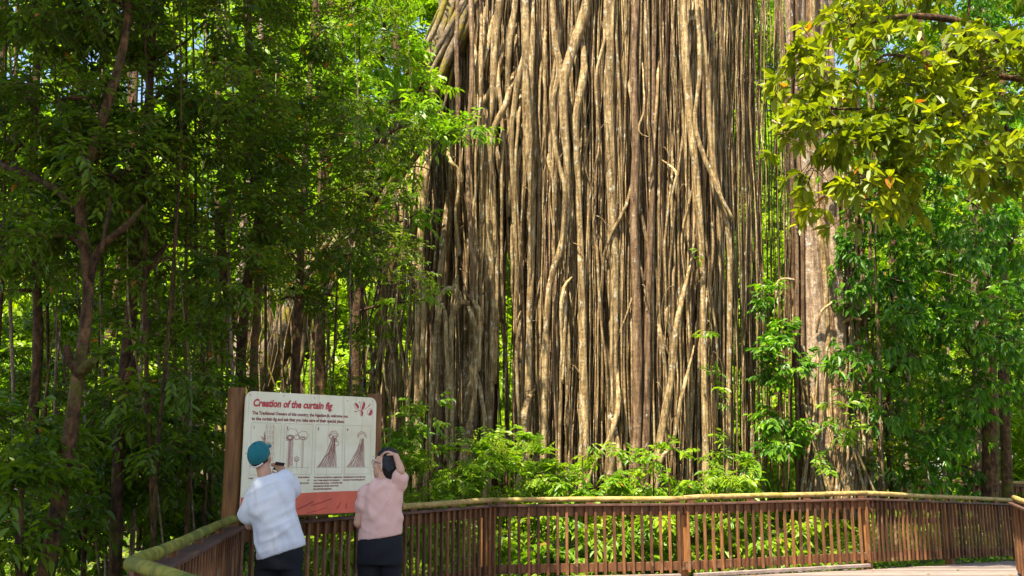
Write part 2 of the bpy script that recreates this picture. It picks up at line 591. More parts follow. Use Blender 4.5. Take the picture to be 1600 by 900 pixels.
railing(RN, RA, 'short mossy log railing leading to the information sign', -1, 'log_moss', post_a=False, seed=2, step=0.125, low_log=1.13)
railing(RM, RN, 'thick moss covered log railing corner nearest the camera', 1, 'log_moss', seed=3, post_a=True, low_log=1.135, log_r=0.038)
railing(RA, RB, 'brown baluster railing running behind the sign and the woman', -1, seed=4, mid_posts=1, post_a=False)
railing(RB, RC, 'brown baluster railing in front of the middle of the fig curtain', -1, seed=5, post_a=False)
railing(RC, RD, 'brown baluster railing with split log left of the bend', -1, seed=6, post_a=False, low_log=1.135)
railing(RD, RE, 'shaded dark railing sloping away to the right', -1, seed=7, post_a=False, mid_posts=1, low_log=1.13)
railing(RG, RF, 'railing end at the right edge of the picture', 1, seed=8, mid_posts=2)
# railings of the path that loops behind
railing((XY(1375, 23), 23, 0.12), (XY(1660, 23.5), 23.5, 0.0), 'far boardwalk railing behind the shaded one, right side', -1, seed=9, mid_posts=2)
railing((XY(-60, 17.5), 17.5, 0.22), (XY(262, 19.0), 19.0, 0.22), 'far shaded boardwalk railing among the trees at left', -1, seed=10, mid_posts=2)
# kerb along the deck edge
for (p, q, nm) in ((RB, RC, 0), (RC, RD, 1)):
    p = np.array(p); q = np.array(q)
    d = q - p
    L = np.linalg.norm(d)
    hx = d / L
    R = np.array([hx, np.cross([0, 0, 1], hx), [0, 0, 1]]).T
    sd = np.array([hx[1], -hx[0], 0])
    Buf().box((0, 0, 0), (L - 0.2, 0.07, 0.05), R, tint=0.7, bevel=0.006).build('kerb_board', M['deck'], deck, (p + q) / 2 + sd * 0.09 + np.array([0, 0, 0.03]))

# ------------------------------------------------------------------ foliage builders
def rand_dir(rng, n):
    return norm(rng.standard_normal((n, 3)))


def leaves(buf, base, d, nrm, length, width, tint, rng, droop=0.15, mat=0):
    """n leaves: pointed ovals of two quads folded along the midrib, tip drooping."""
    n = len(base)
    length = np.broadcast_to(length, (n,))[:, None]
    width = np.broadcast_to(width, (n,))[:, None]
    d = norm(d)
    s = norm(np.cross(d, nrm))
    u = norm(np.cross(s, d))
    dz = np.array([0, 0, -1.0])
    fold = 0.22 * width * u
    p1 = base + d * length * 0.34 + dz * length * droop * 0.12
    p2 = base + d * length * 0.70 + dz * length * droop * 0.5
    tip = base + d * length + dz * length * droop
    R1, L1 = p1 + s * width * 0.5 + fold, p1 - s * width * 0.5 + fold
    R2, L2 = p2 + s * width * 0.40 + fold * 0.8, p2 - s * width * 0.40 + fold * 0.8
    V = np.stack([base, R1, R2, tip, L2, L1], 1).reshape(-1, 3)
    k = np.arange(n)[:, None] * 6
    q = np.concatenate([k + np.array([0, 1, 2, 3]), k + np.array([0, 3, 4, 5])])
    buf.add(V, q, mat, np.repeat(tint, 6), smooth=False)


def twigs(buf, org, direc, tl, k, ll, lw, rng, style='alt', droop=0.25, tint_c=None, stem=True, stem_r=0.004, mat_leaf=0, mat_twig=1):
    """Twigs with k leaves each. org, direc: (n,3)."""
    n = len(org)
    if n == 0:
        return
    direc = norm(direc)
    tl = np.broadcast_to(tl, (n,))
    sag = np.array([0, 0, -1.0])
    end = org + direc * tl[:, None] + sag * (tl * droop * 0.5)[:, None]
    lat0 = norm(np.cross(direc, rand_dir(rng, n) * 0.35 + np.array([0, 0, 1.0])))
    up = norm(np.cross(lat0, direc))
    if tint_c is None:
        tint_c = rng.random(n)
    for i in range(k):
        f = (i + 0.6 + 0.3 * rng.random(n)) / k
        if style == 'whorl':
            f = 0.82 + 0.18 * rng.random(n)
        base = org + (end - org) * f[:, None] + sag * (tl * droop * 0.25 * (f * (1 - f)) * 4 * -1)[:, None]
        sg = 1.0 if i % 2 == 0 else -1.0
        if style == 'alt':
            d = direc * 0.65 + lat0 * sg * 0.8 + rand_dir(rng, n) * 0.35 + sag * droop
        elif style == 'pinnate':
            d = direc * 0.35 + lat0 * sg * 1.0 + rand_dir(rng, n) * 0.12 + sag * droop * 0.8
        elif style == 'palm':        # hanging fingers from one point
            ang = 2 * math.pi * i / k
            d = direc * 0.5 + (lat0 * math.cos(ang) + up * math.sin(ang)) * 0.75 + sag * (0.35 + droop) + rand_dir(rng, n) * 0.15
        else:
            ang = 2.4 * i
            d = direc * 0.55 + (lat0 * math.cos(ang) + up * math.sin(ang)) * 0.95 + rand_dir(rng, n) * 0.25 + sag * droop * 0.6
        if style == 'palm':
            base = end + rng.standard_normal((n, 3)) * 0.004
        nr = up + rand_dir(rng, n) * 0.55 + np.array([0, 0, 0.3])
        sz = rng.uniform(0.55, 1.25, n)
        t = np.clip(0.62 * tint_c + 0.38 * rng.random(n), 0, 0.985)
        t = np.where(rng.random(n) < 0.006, 1.0, t)
        leaves(buf, base, d, nr, ll * sz, lw * sz * rng.uniform(0.85, 1.15, n), t, rng, droop, mat_leaf)
    if stem:
        th = norm(np.cross(direc, rand_dir(rng, n))) * stem_r
        tv = norm(np.cross(direc, th)) * stem_r
        mid = (org + end) / 2 + sag * (-tl * droop * 0.12)[:, None]
        rings = []
        for c, sc in ((org, 1.5), (mid, 1.0), (end, 0.5)):
            rings += [c + th * sc, c - th * 0.5 * sc + tv * 0.87 * sc, c - th * 0.5 * sc - tv * 0.87 * sc]
        V = np.stack(rings, 1).reshape(-1, 3)
        kk = np.arange(n)[:, None] * 9
        q = []
        for r0 in (0, 3):
            for j in range(3):
                q.append(kk + np.array([r0 + j, r0 + (j + 1) % 3, r0 + 3 + (j + 1) % 3, r0 + 3 + j]))
        buf.add(V, np.concatenate(q), mat_twig, 0.5)


def blob_twigs(rng, c, rad, n, shell=0.5):
    """Twig origins and directions spread through an ellipsoid, denser near its skin, in clumps."""
    nc = max(3, n // 14)
    cd = rand_dir(rng, nc)
    cr = (shell + (1 - shell) * rng.random(nc)) ** (1 / 2.0)
    cc = cd * cr[:, None]
    idx = rng.integers(0, nc, n)
    p = cc[idx] + rng.standard_normal((n, 3)) * 0.17
    org = np.asarray(c) + p * np.asarray(rad)
    d = norm(p) * 0.8 + rand_dir(rng, n) * 0.8
    d[:, 2] *= 0.55
    tint = np.clip(rng.random(nc)[idx] * 0.6 + rng.random(n) * 0.4, 0, 1)
    return org, d, tint


def crown(name, blobs, parent, leafmat, seed, tl=0.32, k=7, ll=0.11, lw=0.036, style='alt', droop=0.25, per=None, dens=1.0):
    """blobs: (center, radii, n_twigs) relative to the parent."""
    rng = np.random.default_rng(seed)
    b = Buf()
    for c, r, n in blobs:
        o, d, t = blob_twigs(rng, c, r, int(n * dens))
        twigs(b, o, d, tl * rng.uniform(0.7, 1.3, len(o)), k, ll, lw, rng, style, droop, t)
    return b.build(name, [M[leafmat], M['twig']], parent)


def px_path(ctrl, n, Y=None):
    """ctrl: (px, py, Y, radius) -> smooth world path and radii."""
    c = np.array([list(P(q[0], q[1], q[2])) + [q[3]] for q in ctrl])
    s = smooth_path(c, n)
    return s[:, :3], np.maximum(s[:, 3], 0.004)


# ------------------------------------------------------------------ the curtain fig
rng = np.random.default_rng(11)
FIG_Y = 19.0
fb = P(900, 790, FIG_Y)
fig = thing('curtain_fig', 'giant curtain fig with a wall of hanging brown aerial roots behind the railing', 'tree', (fb[0], FIG_Y + 0.6, -0.55))
FB = np.array([fb[0], FIG_Y + 0.6, -0.55])


def fig_depth(x):
    return 18.6 + 1.9 * ((x - 960.0) / 300.0) ** 2


root_list = []          # (visible size, path, radii, tint, material)


def add_root(ctrl, n=16, mat='root', tint=None, wob=1.0, prio=0, sides=7, rough=0.07):
    if ctrl[0][1] > -15:
        q0 = ctrl[0]
        ctrl = [(q0[0], q0[1], q0[2] + 0.45, q0[3] * 0.45)] + list(ctrl[1:])
    p, r = px_path(ctrl, n)
    w = np.cumsum(rng.standard_normal((n, 3)), 0) * 0.012 * wob
    w -= np.linspace(0, 1, n)[:, None] * w[-1]
    p = p + w * np.array([1, 1.3, 0.2])
    L = np.linalg.norm(np.diff(p, axis=0), axis=1).sum()
    root_list.append((prio * 100 + r.mean() * L, p, r, rng.uniform(0.1, 0.9) if tint is None else tint, mat, sides, rough))


def edge_y(x):
    return -60 if x > 742 else -60 + (742 - x) / 100.0 * 290


def hang(x, layer, rpx, top=None, bot=790, sway=6, mat='root', tint=None, wob=1.0, prio=0):
    """A root that hangs from the tree to the ground (all in photograph pixels, at its own depth)."""
    Y = fig_depth(x) + 0.42 * layer + rng.uniform(-0.15, 0.25)
    sc = Y / 1524.0
    t = edge_y(x) if top is None else top
    t -= rng.uniform(20, 60)
    ph, fr = rng.uniform(0, 6.28), rng.uniform(0.7, 2.2)
    lean = rng.normal(0, 7) + (930 - x) * 0.03
    ctrl = []
    m = 9
    swell = rng.uniform(0.8, 1.25)
    for i in range(m):
        f = i / (m - 1)
        yy = t + (bot - t) * f
        xx = x + lean * (1 - f) * 1.0 + sway * math.sin(fr * f * 6.28 + ph) * (0.4 + 0.6 * (1 - f)) + rng.normal(0, 1.6)
        rr = rpx * sc * (1.0 + (swell - 1) * (1 - f) + rng.normal(0, 0.06))
        if f > 0.93:
            rr *= 1.25
        ctrl.append((xx, yy, Y + 0.10 * math.sin(fr * f * 5 + ph * 2), rr))
    add_root(ctrl, 17, mat, tint, wob, prio)


# dense curtain, several layers deep
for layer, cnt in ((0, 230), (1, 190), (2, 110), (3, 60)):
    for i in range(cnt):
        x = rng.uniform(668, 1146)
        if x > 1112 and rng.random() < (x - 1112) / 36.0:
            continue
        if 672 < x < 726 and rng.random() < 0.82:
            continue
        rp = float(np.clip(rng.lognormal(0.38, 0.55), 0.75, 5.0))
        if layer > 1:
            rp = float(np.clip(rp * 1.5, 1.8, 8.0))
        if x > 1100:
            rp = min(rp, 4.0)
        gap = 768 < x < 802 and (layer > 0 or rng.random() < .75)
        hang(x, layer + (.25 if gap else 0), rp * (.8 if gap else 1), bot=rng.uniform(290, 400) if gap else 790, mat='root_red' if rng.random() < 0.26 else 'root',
             tint=float(np.clip(rng.normal(0.55 - 0.20 * layer, 0.28), 0, 1)))  # deeper layers tinted darker: shade of the gaps put into the colour
# bundles of thin parallel strings in front
for bx in (735, 760, 812, 890, 922, 975, 998, 1022, 1070, 822, 838, 852, 872, 905, 940, 962, 985, 1010, 1032, 1056, 1085, 1108, 1124):
    for i in range(rng.integers(6, 13)):
        hang(bx + rng.normal(0, 6.5), -0.35, rng.uniform(0.9, 2.2), sway=3, bot=790 if rng.random() < 0.7 else rng.uniform(420, 740),
             mat='root_red' if rng.random() < 0.2 else 'root', tint=float(np.clip(rng.normal(0.75, 0.2), 0, 1)), wob=0.5)
# fine strands all over the front
for i in range(300):
    x = rng.uniform(705, 1150) if i % 6 else rng.uniform(1110, 1200)
    if 766 < x < 804 and rng.random() < .8:
        continue
    y1 = 790 if rng.random() < .55 else rng.uniform(200, 760)
    hang(x, -0.15 + rng.uniform(-.2, .2), rng.uniform(0.55, 1.35), sway=4, bot=y1, mat='root', tint=float(np.clip(rng.normal(0.60, 0.30), 0, 1)), wob=0.6)
# strands that cross, fork and rejoin over the front
for i in range(120):
    x = rng.uniform(740, 1120)
    if 764 < x < 806:
        continue
    y0 = rng.uniform(-40, 480)
    dx = rng.normal(0, 16)
    L = rng.uniform(140, 380)
    Y = fig_depth(x) - .25 + rng.uniform(-.15, .2)
    rp = rng.uniform(.010, .040)
    add_root([(x, y0, Y + .2, rp), (x + dx * .2 + rng.normal(0, 3), y0 + L * .2, Y, rp * 1.1), (x + dx * .7 + rng.normal(0, 4), y0 + L * .5, Y - .05, rp), (x + dx, y0 + L * .8, Y, rp * .9), (x + dx * 1.05, y0 + L * 1.25, Y + .4, rp * .6)], 15, 'root', float(rng.uniform(.3, 1)), 0.9, sides=6)
# loose strings on the right with daylight between
for x, rp in ((1132, 2.0), (1139, 1.5), (1147, 2.6), (1152, 1.3), (1160, 1.4), (1166, 4.6), (1172, 2.0), (1181, 3.8), (1186, 1.8), (1190, 1.5), (1196, 1.1), (1204, 1.5), (1209, 1.1), (1213, 0.9), (1219, 1.3), (1226, 1.2), (1231, 1.8)):
    for q in range(2 if rp > 3 else 1):
        hang(x + q * 5, 0.6 + rng.uniform(0, 0.8), rp * (0.5 if q else .72), top=-80, sway=2.5, tint=float(rng.uniform(0.5, 0.95)), wob=0.5,
             bot=790 if rng.random() < 0.75 else rng.uniform(480, 700), mat='root' if rng.random() < 0.8 else 'root_red')
for i in range(26):
    hang(rng.uniform(1126, 1236), 1.5 + rng.uniform(0, 1.0), rng.uniform(0.6, 1.3), top=-80, sway=3, tint=float(rng.uniform(0.4, 0.9)), wob=0.5, bot=rng.uniform(350, 790))
# shaded left wing of the curtain, behind the leaves
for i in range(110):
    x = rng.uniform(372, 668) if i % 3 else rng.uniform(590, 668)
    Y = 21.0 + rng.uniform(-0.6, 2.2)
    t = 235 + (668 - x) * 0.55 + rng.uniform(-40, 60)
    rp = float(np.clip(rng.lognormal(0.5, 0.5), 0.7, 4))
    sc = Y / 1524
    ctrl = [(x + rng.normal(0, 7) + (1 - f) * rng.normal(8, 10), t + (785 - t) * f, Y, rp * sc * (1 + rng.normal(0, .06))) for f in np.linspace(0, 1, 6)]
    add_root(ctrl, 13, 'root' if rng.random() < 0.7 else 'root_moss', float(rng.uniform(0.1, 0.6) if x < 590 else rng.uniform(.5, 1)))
# the pale lichened roots and the crooked ones that stand out
K = [
    ([(1066, -60, 18.2, .085), (1072, 60, 18.2, .10), (1078, 180, 18.2, .10), (1090, 300, 18.2, .08), (1098, 420, 18.3, .07), (1100, 600, 18.3, .07), (1104, 790, 18.3, .08)], 'root', .95),
    ([(1092, -60, 18.3, .07), (1098, 60, 18.2, .075), (1106, 160, 18.2, .07), (1112, 250, 18.2, .06), (1128, 320, 18.2, .06), (1141, 400, 18.3, .05), (1138, 600, 18.4, .05), (1136, 790, 18.4, .06)], 'root', .95),
    ([(1086, -20, 18.05, .035), (1094, 100, 18.0, .045), (1086, 190, 18.0, .04), (1102, 250, 18.0, .05), (1122, 300, 18.0, .045), (1146, 345, 18.1, .03)], 'root', 1.0),
    ([(818, -60, 18.5, .11), (822, 60, 18.4, .115), (820, 180, 18.4, .09), (830, 320, 18.5, .085), (826, 520, 18.5, .08), (822, 790, 18.5, .09)], 'root', .75),
    ([(930, -60, 18.2, .12), (908, 40, 18.2, .13), (884, 110, 18.1, .13), (880, 180, 18.1, .11), (886, 250, 18.1, .09), (882, 360, 18.2, .08), (860, 440, 18.2, .075), (852, 560, 18.2, .075), (848, 790, 18.2, .09)], 'root', .72),
    ([(862, -60, 18.3, .07), (868, 60, 18.2, .08), (876, 110, 18.15, .085), (866, 160, 18.1, .07), (872, 240, 18.1, .06), (884, 300, 18.1, .06), (876, 420, 18.2, .05)], 'root', .7),
    ([(905, 20, 18.1, .07), (912, 110, 18.1, .09), (900, 190, 18.1, .085), (906, 300, 18.2, .07), (912, 480, 18.2, .09), (914, 640, 18.2, .11), (912, 790, 18.2, .13)], 'root', .85),
    ([(790, -60, 18.7, .10), (772, 60, 18.7, .11), (768, 160, 18.6, .08), (752, 260, 18.6, .07), (764, 380, 18.6, .07), (768, 560, 18.7, .07), (762, 790, 18.7, .09)], 'root', .7),
    ([(740, 60, 18.9, .06), (748, 130, 18.8, .075), (762, 190, 18.7, .07), (757, 240, 18.7, .06), (768, 310, 18.7, .055), (776, 420, 18.7, .045), (772, 600, 18.7, .045)], 'root', .8),
    ([(800, 40, 18.8, .06), (780, 110, 18.7, .07), (774, 200, 18.7, .07), (766, 300, 18.7, .06), (742, 420, 18.8, .06), (738, 600, 18.8, .07), (732, 790, 18.8, .09)], 'root', .6),
    ([(760, 455, 18.7, .05), (728, 474, 18.6, .07), (706, 450, 18.55, .065), (690, 462, 18.55, .06), (683, 500, 18.6, .055), (676, 600, 18.7, .05), (664, 780, 18.8, .07)], 'root', .85),
    ([(716, 430, 18.7, .06), (714, 452, 18.6, .08), (720, 470, 18.55, .07), (708, 500, 18.55, .065), (706, 600, 18.6, .065), (704, 790, 18.7, .09)], 'root', .8),
    ([(690, 470, 18.6, .04), (694, 500, 18.55, .04), (697, 600, 18.6, .035), (696, 720, 18.6, .04)], 'root', .9),
    ([(724, 455, 18.6, .05), (746, 480, 18.5, .05), (752, 520, 18.5, .045), (748, 580, 18.5, .04)], 'root', .8),
    ([(722, 468, 18.5, .05), (738, 490, 18.45, .055), (744, 540, 18.45, .05), (740, 620, 18.5, .06), (726, 700, 18.5, .09), (716, 790, 18.6, .15)], 'root', .65),
    ([(740, 560, 18.7, .05), (752, 620, 18.5, .055), (757, 700, 18.5, .05), (755, 790, 18.5, .06)], 'root', .7),
    ([(880, 440, 18.05, .07), (882, 480, 18.0, .05), (879, 600, 18.0, .03)], 'root', .9),
    ([(893, 432, 18.0, .04), (880, 460, 17.95, .035), (878, 560, 18.0, .03), (872, 790, 18.1, .03)], 'root', .95),
    ([(1082, 400, 18.1, .05), (1060, 500, 18.0, .07), (1050, 590, 18.0, .08), (1034, 680, 17.95, .09), (1018, 790, 17.9, .11)], 'root', .75),
    ([(1085, 540, 18.0, .03), (1068, 610, 17.9, .035), (1054, 680, 17.9, .035), (1042, 760, 17.9, .03)], 'root', .8),
    ([(1062, 700, 17.7, .03), (1040, 706, 17.6, .035), (1028, 740, 17.6, .035), (1024, 790, 17.6, .04)], 'root', .85),
    ([(1035, 250, 18.0, .025), (1056, 270, 17.9, .03), (1052, 300, 17.9, .025), (1050, 360, 18.0, .02)], 'root', .95),
    ([(965, 560, 18.0, .06), (968, 640, 17.95, .05), (950, 690, 17.9, .04), (930, 720, 17.8, .03), (915, 760, 17.8, .03)], 'root', .85),
    ([(955, 640, 18.0, .05), (962, 690, 17.9, .06), (975, 790, 17.9, .08)], 'root', .8),
    ([(838, 600, 18.3, .07), (820, 640, 18.2, .08), (818, 700, 18.2, .06), (805, 790, 18.2, .06)], 'root', .5),
    ([(1022, -60, 18.5, .05), (1018, 300, 18.3, .06), (1012, 500, 18.2, .07), (1010, 640, 18.2, .08), (1006, 790, 18.2, .12)], 'root_red', .5),
    ([(950, -60, 18.4, .13), (952, 200, 18.3, .13), (958, 420, 18.3, .11), (956, 600, 18.3, .11), (952, 790, 18.3, .14)], 'root', .6),
    ([(995, -60, 18.5, .09), (990, 90, 18.2, .08), (993, 200, 18.15, .09), (990, 330, 18.2, .10), (996, 560, 18.2, .11), (990, 790, 18.2, .14)], 'root_red', .55),
    ([(1000, 60, 18.2, .02), (1006, 160, 18.0, .02), (998, 205, 17.95, .02), (1014, 215, 18.0, .012)], 'root', 1.0),
    ([(735, -20, 18.6, .045), (738, 120, 18.4, .05), (733, 260, 18.4, .05), (738, 400, 18.4, .055), (736, 470, 18.4, .03)], 'root_red', .6),
    ([(716, -30, 18.7, .035), (716, 80, 18.6, .05), (717, 170, 18.6, .05), (714, 215, 18.6, .03)], 'root_red', .5),
    ([(664, 110, 18.9, .05), (676, 150, 18.8, .07), (658, 180, 18.7, .04), (654, 230, 18.7, .03)], 'root', 1.0),
    ([(668, 196, 19.2, .12), (668, 260, 19.2, .10), (660, 340, 19.2, .09), (655, 460, 19.2, .09), (652, 790, 19.2, .12)], 'root', .95),
    ([(700, 210, 18.8, .04), (702, 250, 18.7, .045), (716, 270, 18.7, .035), (712, 330, 18.7, .03), (718, 400, 18.7, .03)], 'root', .9),
    ([(700, 300, 19.0, .10), (690, 420, 19.0, .09), (686, 560, 19.0, .10), (690, 790, 19.0, .16)], 'root', .35),
    ([(728, 560, 19.0, .14), (735, 620, 18.9, .17), (730, 700, 18.9, .20), (724, 790, 18.9, .30)], 'root', .4),
    ([(600, 280, 19.5, .05), (622, 292, 19.3, .05), (628, 320, 19.2, .04), (632, 420, 19.2, .03), (655, 440, 19.2, .05), (662, 470, 19.2, .04), (640, 600, 19.3, .04), (636, 790, 19.4, .05)], 'root', .95),
    ([(640, 395, 19.0, .06), (656, 430, 18.9, .07), (662, 445, 18.9, .05), (660, 560, 19.0, .05), (650, 790, 19.1, .05)], 'root', .85),
]
for c, mt, ti in K:
    add_root([(q[0], q[1], q[2], q[3] * (.82 if q[3] > .05 else 1)) for q in c], 26, mt, ti, 0.5, prio=1, sides=9)
# slanting braids in the upper left of the curtain
for i in range(34):
    x = rng.uniform(745, 930)
    y0 = rng.uniform(-60, 180)
    dx = rng.normal(-14, 20)
    L = rng.uniform(180, 420)
    Y = 18.45 + rng.uniform(-0.2, 0.35)
    rp = rng.uniform(0.022, 0.065)
    add_root([(x, y0, Y + .25, rp), (x + dx * .35, y0 + L * .25, Y, rp * 1.1), (x + dx * 1.1, y0 + L * .55, Y - .05, rp), (x + dx * 1.0, y0 + L, Y + .1, rp * .8), (x + dx * .9, y0 + L * 1.5, Y + .3, rp * .8)], 18, 'root', float(rng.uniform(.45, .95)), 0.8)
# fine side rootlets curling off
for i in range(26):
    x = rng.uniform(690, 1140)
    yy = rng.uniform(60, 700)
    s = rng.choice([-1, 1])
    Y = fig_depth(x) - 0.55
    a = rng.uniform(8, 26)
    r0 = rng.uniform(0.007, 0.013)
    add_root([(x, yy, Y + .3, r0), (x + s * a * .5, yy + rng.uniform(-6, 6), Y, r0), (x + s * a, yy + a * .5, Y - .03, r0 * .9), (x + s * a * 1.1, yy + a * 1.6, Y, r0 * .8), (x + s * a * .95, yy + a * 3.2, Y + .1, r0 * .6)], 11, 'root', float(rng.uniform(.3, .7)), 0.3, sides=5)

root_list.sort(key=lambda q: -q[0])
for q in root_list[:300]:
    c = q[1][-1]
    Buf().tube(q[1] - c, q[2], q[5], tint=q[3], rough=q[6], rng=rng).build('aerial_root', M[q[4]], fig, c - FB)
for mt in ('root', 'root_red', 'root_moss'):
    bb = Buf()
    for q in root_list[300:]:
        if q[4] == mt:
            bb.tube(q[1] - FB, q[2], 5, tint=q[3], rough=q[6], rng=rng)
    if bb.n:
        tag(bb.build('root_strands', M[mt], fig), kind='stuff')
# leaning host trunk under the moss, and the core behind the curtain
p, r = px_path([(860, -170, 20.6, .75), (760, -40, 20.2, .62), (690, 90, 20.0, .50), (632, 200, 20.0, .40), (560, 330, 20.4, .36), (470, 480, 21.2, .36), (380, 640, 22.0, .42), (330, 800, 22.6, .55)], 40)
Buf().tube(p - FB, r, 16, tint=.55, rough=.06, rng=rng).build('leaning_trunk', M['root_moss'], fig)
for k in range(9):
    off = rng.uniform(-1, 1, 8) * 16
    a = [(860, -170), (760, -60), (695, 68), (640, 170), (570, 300), (480, 450)]
    sh = rng.uniform(-24, 30)
    p, r = px_path([(x + sh + off[i], y0 + sh * .5 + off[i] * .4, 19.75 - (0.35 if i < 3 else 0.25) + rng.uniform(-.1, .1), rng.uniform(.03, .085)) for i, (x, y0) in enumerate(a)], 30)
    Buf().tube(p - FB, r, 7, tint=rng.uniform(.3, .9), rough=.08, rng=rng).build('mossy_root', M['root_moss'], fig)
for k in range(9):
    x0 = 352 + rng.uniform(-12, 14)
    p, r = px_path([(x0 + 28, 440 + rng.uniform(-20, 20), 15.6, .02), (x0 + 6, 495, 15.4, rng.uniform(.03, .05)), (x0 - 24, 560, 15.3, rng.uniform(.03, .06)), (x0 - 44 - 3 * k, 640, 15.3, .05), (x0 - 60 - 5 * k, 830, 15.4, .06)], 18)
    Buf().tube(p - FB, r, 7, tint=rng.uniform(.75, 1.0), rough=.07, rng=rng).build('slanting_root', M['root'], fig)
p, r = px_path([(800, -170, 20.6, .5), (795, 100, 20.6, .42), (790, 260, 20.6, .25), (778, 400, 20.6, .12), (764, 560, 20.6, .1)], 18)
Buf().tube(p - FB, r, 12, tint=.25, rough=.07, rng=rng).build('inner_trunk', M['root'], fig)  # core piece tinted dark, shade painted in like the ones below
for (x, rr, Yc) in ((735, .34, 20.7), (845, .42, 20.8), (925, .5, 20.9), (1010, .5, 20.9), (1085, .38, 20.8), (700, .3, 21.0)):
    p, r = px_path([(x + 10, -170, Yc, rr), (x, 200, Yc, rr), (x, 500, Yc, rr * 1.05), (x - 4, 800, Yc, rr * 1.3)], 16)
    Buf().tube(p - FB, r, 12, tint=.2, rough=.07, rng=rng).build('inner_trunk', M['root'], fig)  # low tint paints the shade of the hollow behind the roots

# the pale fluted trunk on the right
cb = P(1285, 800, 19.2)
host = thing('host_tree', 'tall pale fluted tree trunk right of the fig curtain', 'tree', (cb[0], 19.2, -0.55))
HB = np.array([cb[0], 19.2, -0.55])
for c, mt, ti in (
    ([(1236, -170, 19.2, .20), (1244, 60, 19.2, .22), (1254, 240, 19.1, .21), (1266, 420, 19.1, .24), (1276, 600, 19.1, .27), (1284, 810, 19.1, .34)], 'bark_pale', .85),
    ([(1262, -170, 19.3, .16), (1268, 200, 19.2, .18), (1284, 400, 19.1, .19), (1296, 600, 19.1, .22), (1302, 810, 19.1, .30)], 'root_red', .8),
    ([(1276, -170, 19.4, .14), (1286, 200, 19.3, .18), (1298, 380, 19.1, .17), (1308, 560, 19.1, .18), (1312, 700, 19.1, .2), (1316, 810, 19.1, .26)], 'bark_pale', .75),
    ([(1290, -170, 19.5, .10), (1302, 300, 19.3, .12), (1312, 500, 19.2, .12), (1319, 650, 19.2, .12), (1324, 810, 19.2, .18)], 'bark_pale', .6),
    ([(1270, -170, 18.98, .05), (1272, 260, 18.95, .06), (1288, 420, 18.9, .05), (1296, 600, 18.9, .05), (1300, 810, 18.85, .07)], 'root', .8),
):
    p, r = px_path(c, 30)
    Buf().tube(p - HB, r, 14, tint=ti, rough=.035, rng=rng).build('trunk', M[mt], host)
for i in range(30):
    x = rng.uniform(1232, 1256) if i < 16 else rng.uniform(1300, 1362)
    Y = 19.0 + rng.uniform(-.25, .35)
    rp = rng.uniform(.014, .05)
    t0 = -100 if i < 16 else rng.uniform(-50, 350)
    p, r = px_path([(x + rng.normal(0, 3) + (6 if i < 16 else 10) * f * 2.2, t0 + (800 - t0) * f, Y, rp * (1 + .3 * f)) for f in np.linspace(0, 1, 7)], 18)
    Buf().tube(p - HB, r, 6, tint=rng.uniform(.1, .7), rough=.06, rng=rng).build('clinging_root', M['root' if rng.random() < .6 else 'root_red'], host)
for i in range(26):
    x = rng.uniform(1258, 1340)
    s = rng.uniform(-25, 45)
    y0 = rng.uniform(520, 690)
    p, r = px_path([(x - s * .3, y0, 18.85, .02), (x, (y0 + 790) / 2 - 20, 18.7, .025), (x + s, 800, 18.5, .03)], 10)
    Buf().tube(p - HB, r, 5, tint=rng.uniform(.3, .9), rough=.06, rng=rng).build('base_root', M['root'], host)
for c in ([(1255, 188, 19.0, .03), (1240, 200, 18.85, .05), (1222, 198, 18.8, .045), (1206, 188, 18.8, .02)],
          [(1250, 440, 18.9, .03), (1228, 436, 18.8, .03), (1215, 442, 18.8, .03), (1212, 470, 18.8, .02)],
          [(1276, 520, 18.8, .02), (1282, 490, 18.7, .028), (1300, 472, 18.7, .02)],
          [(1316, 505, 18.9, .03), (1330, 496, 18.8, .04), (1345, 500, 18.8, .03)]):
    p, r = px_path(c, 12)
    Buf().tube(p - HB, r, 7, tint=.9, rough=.05, rng=rng).build('stub_root', M['root'], host)

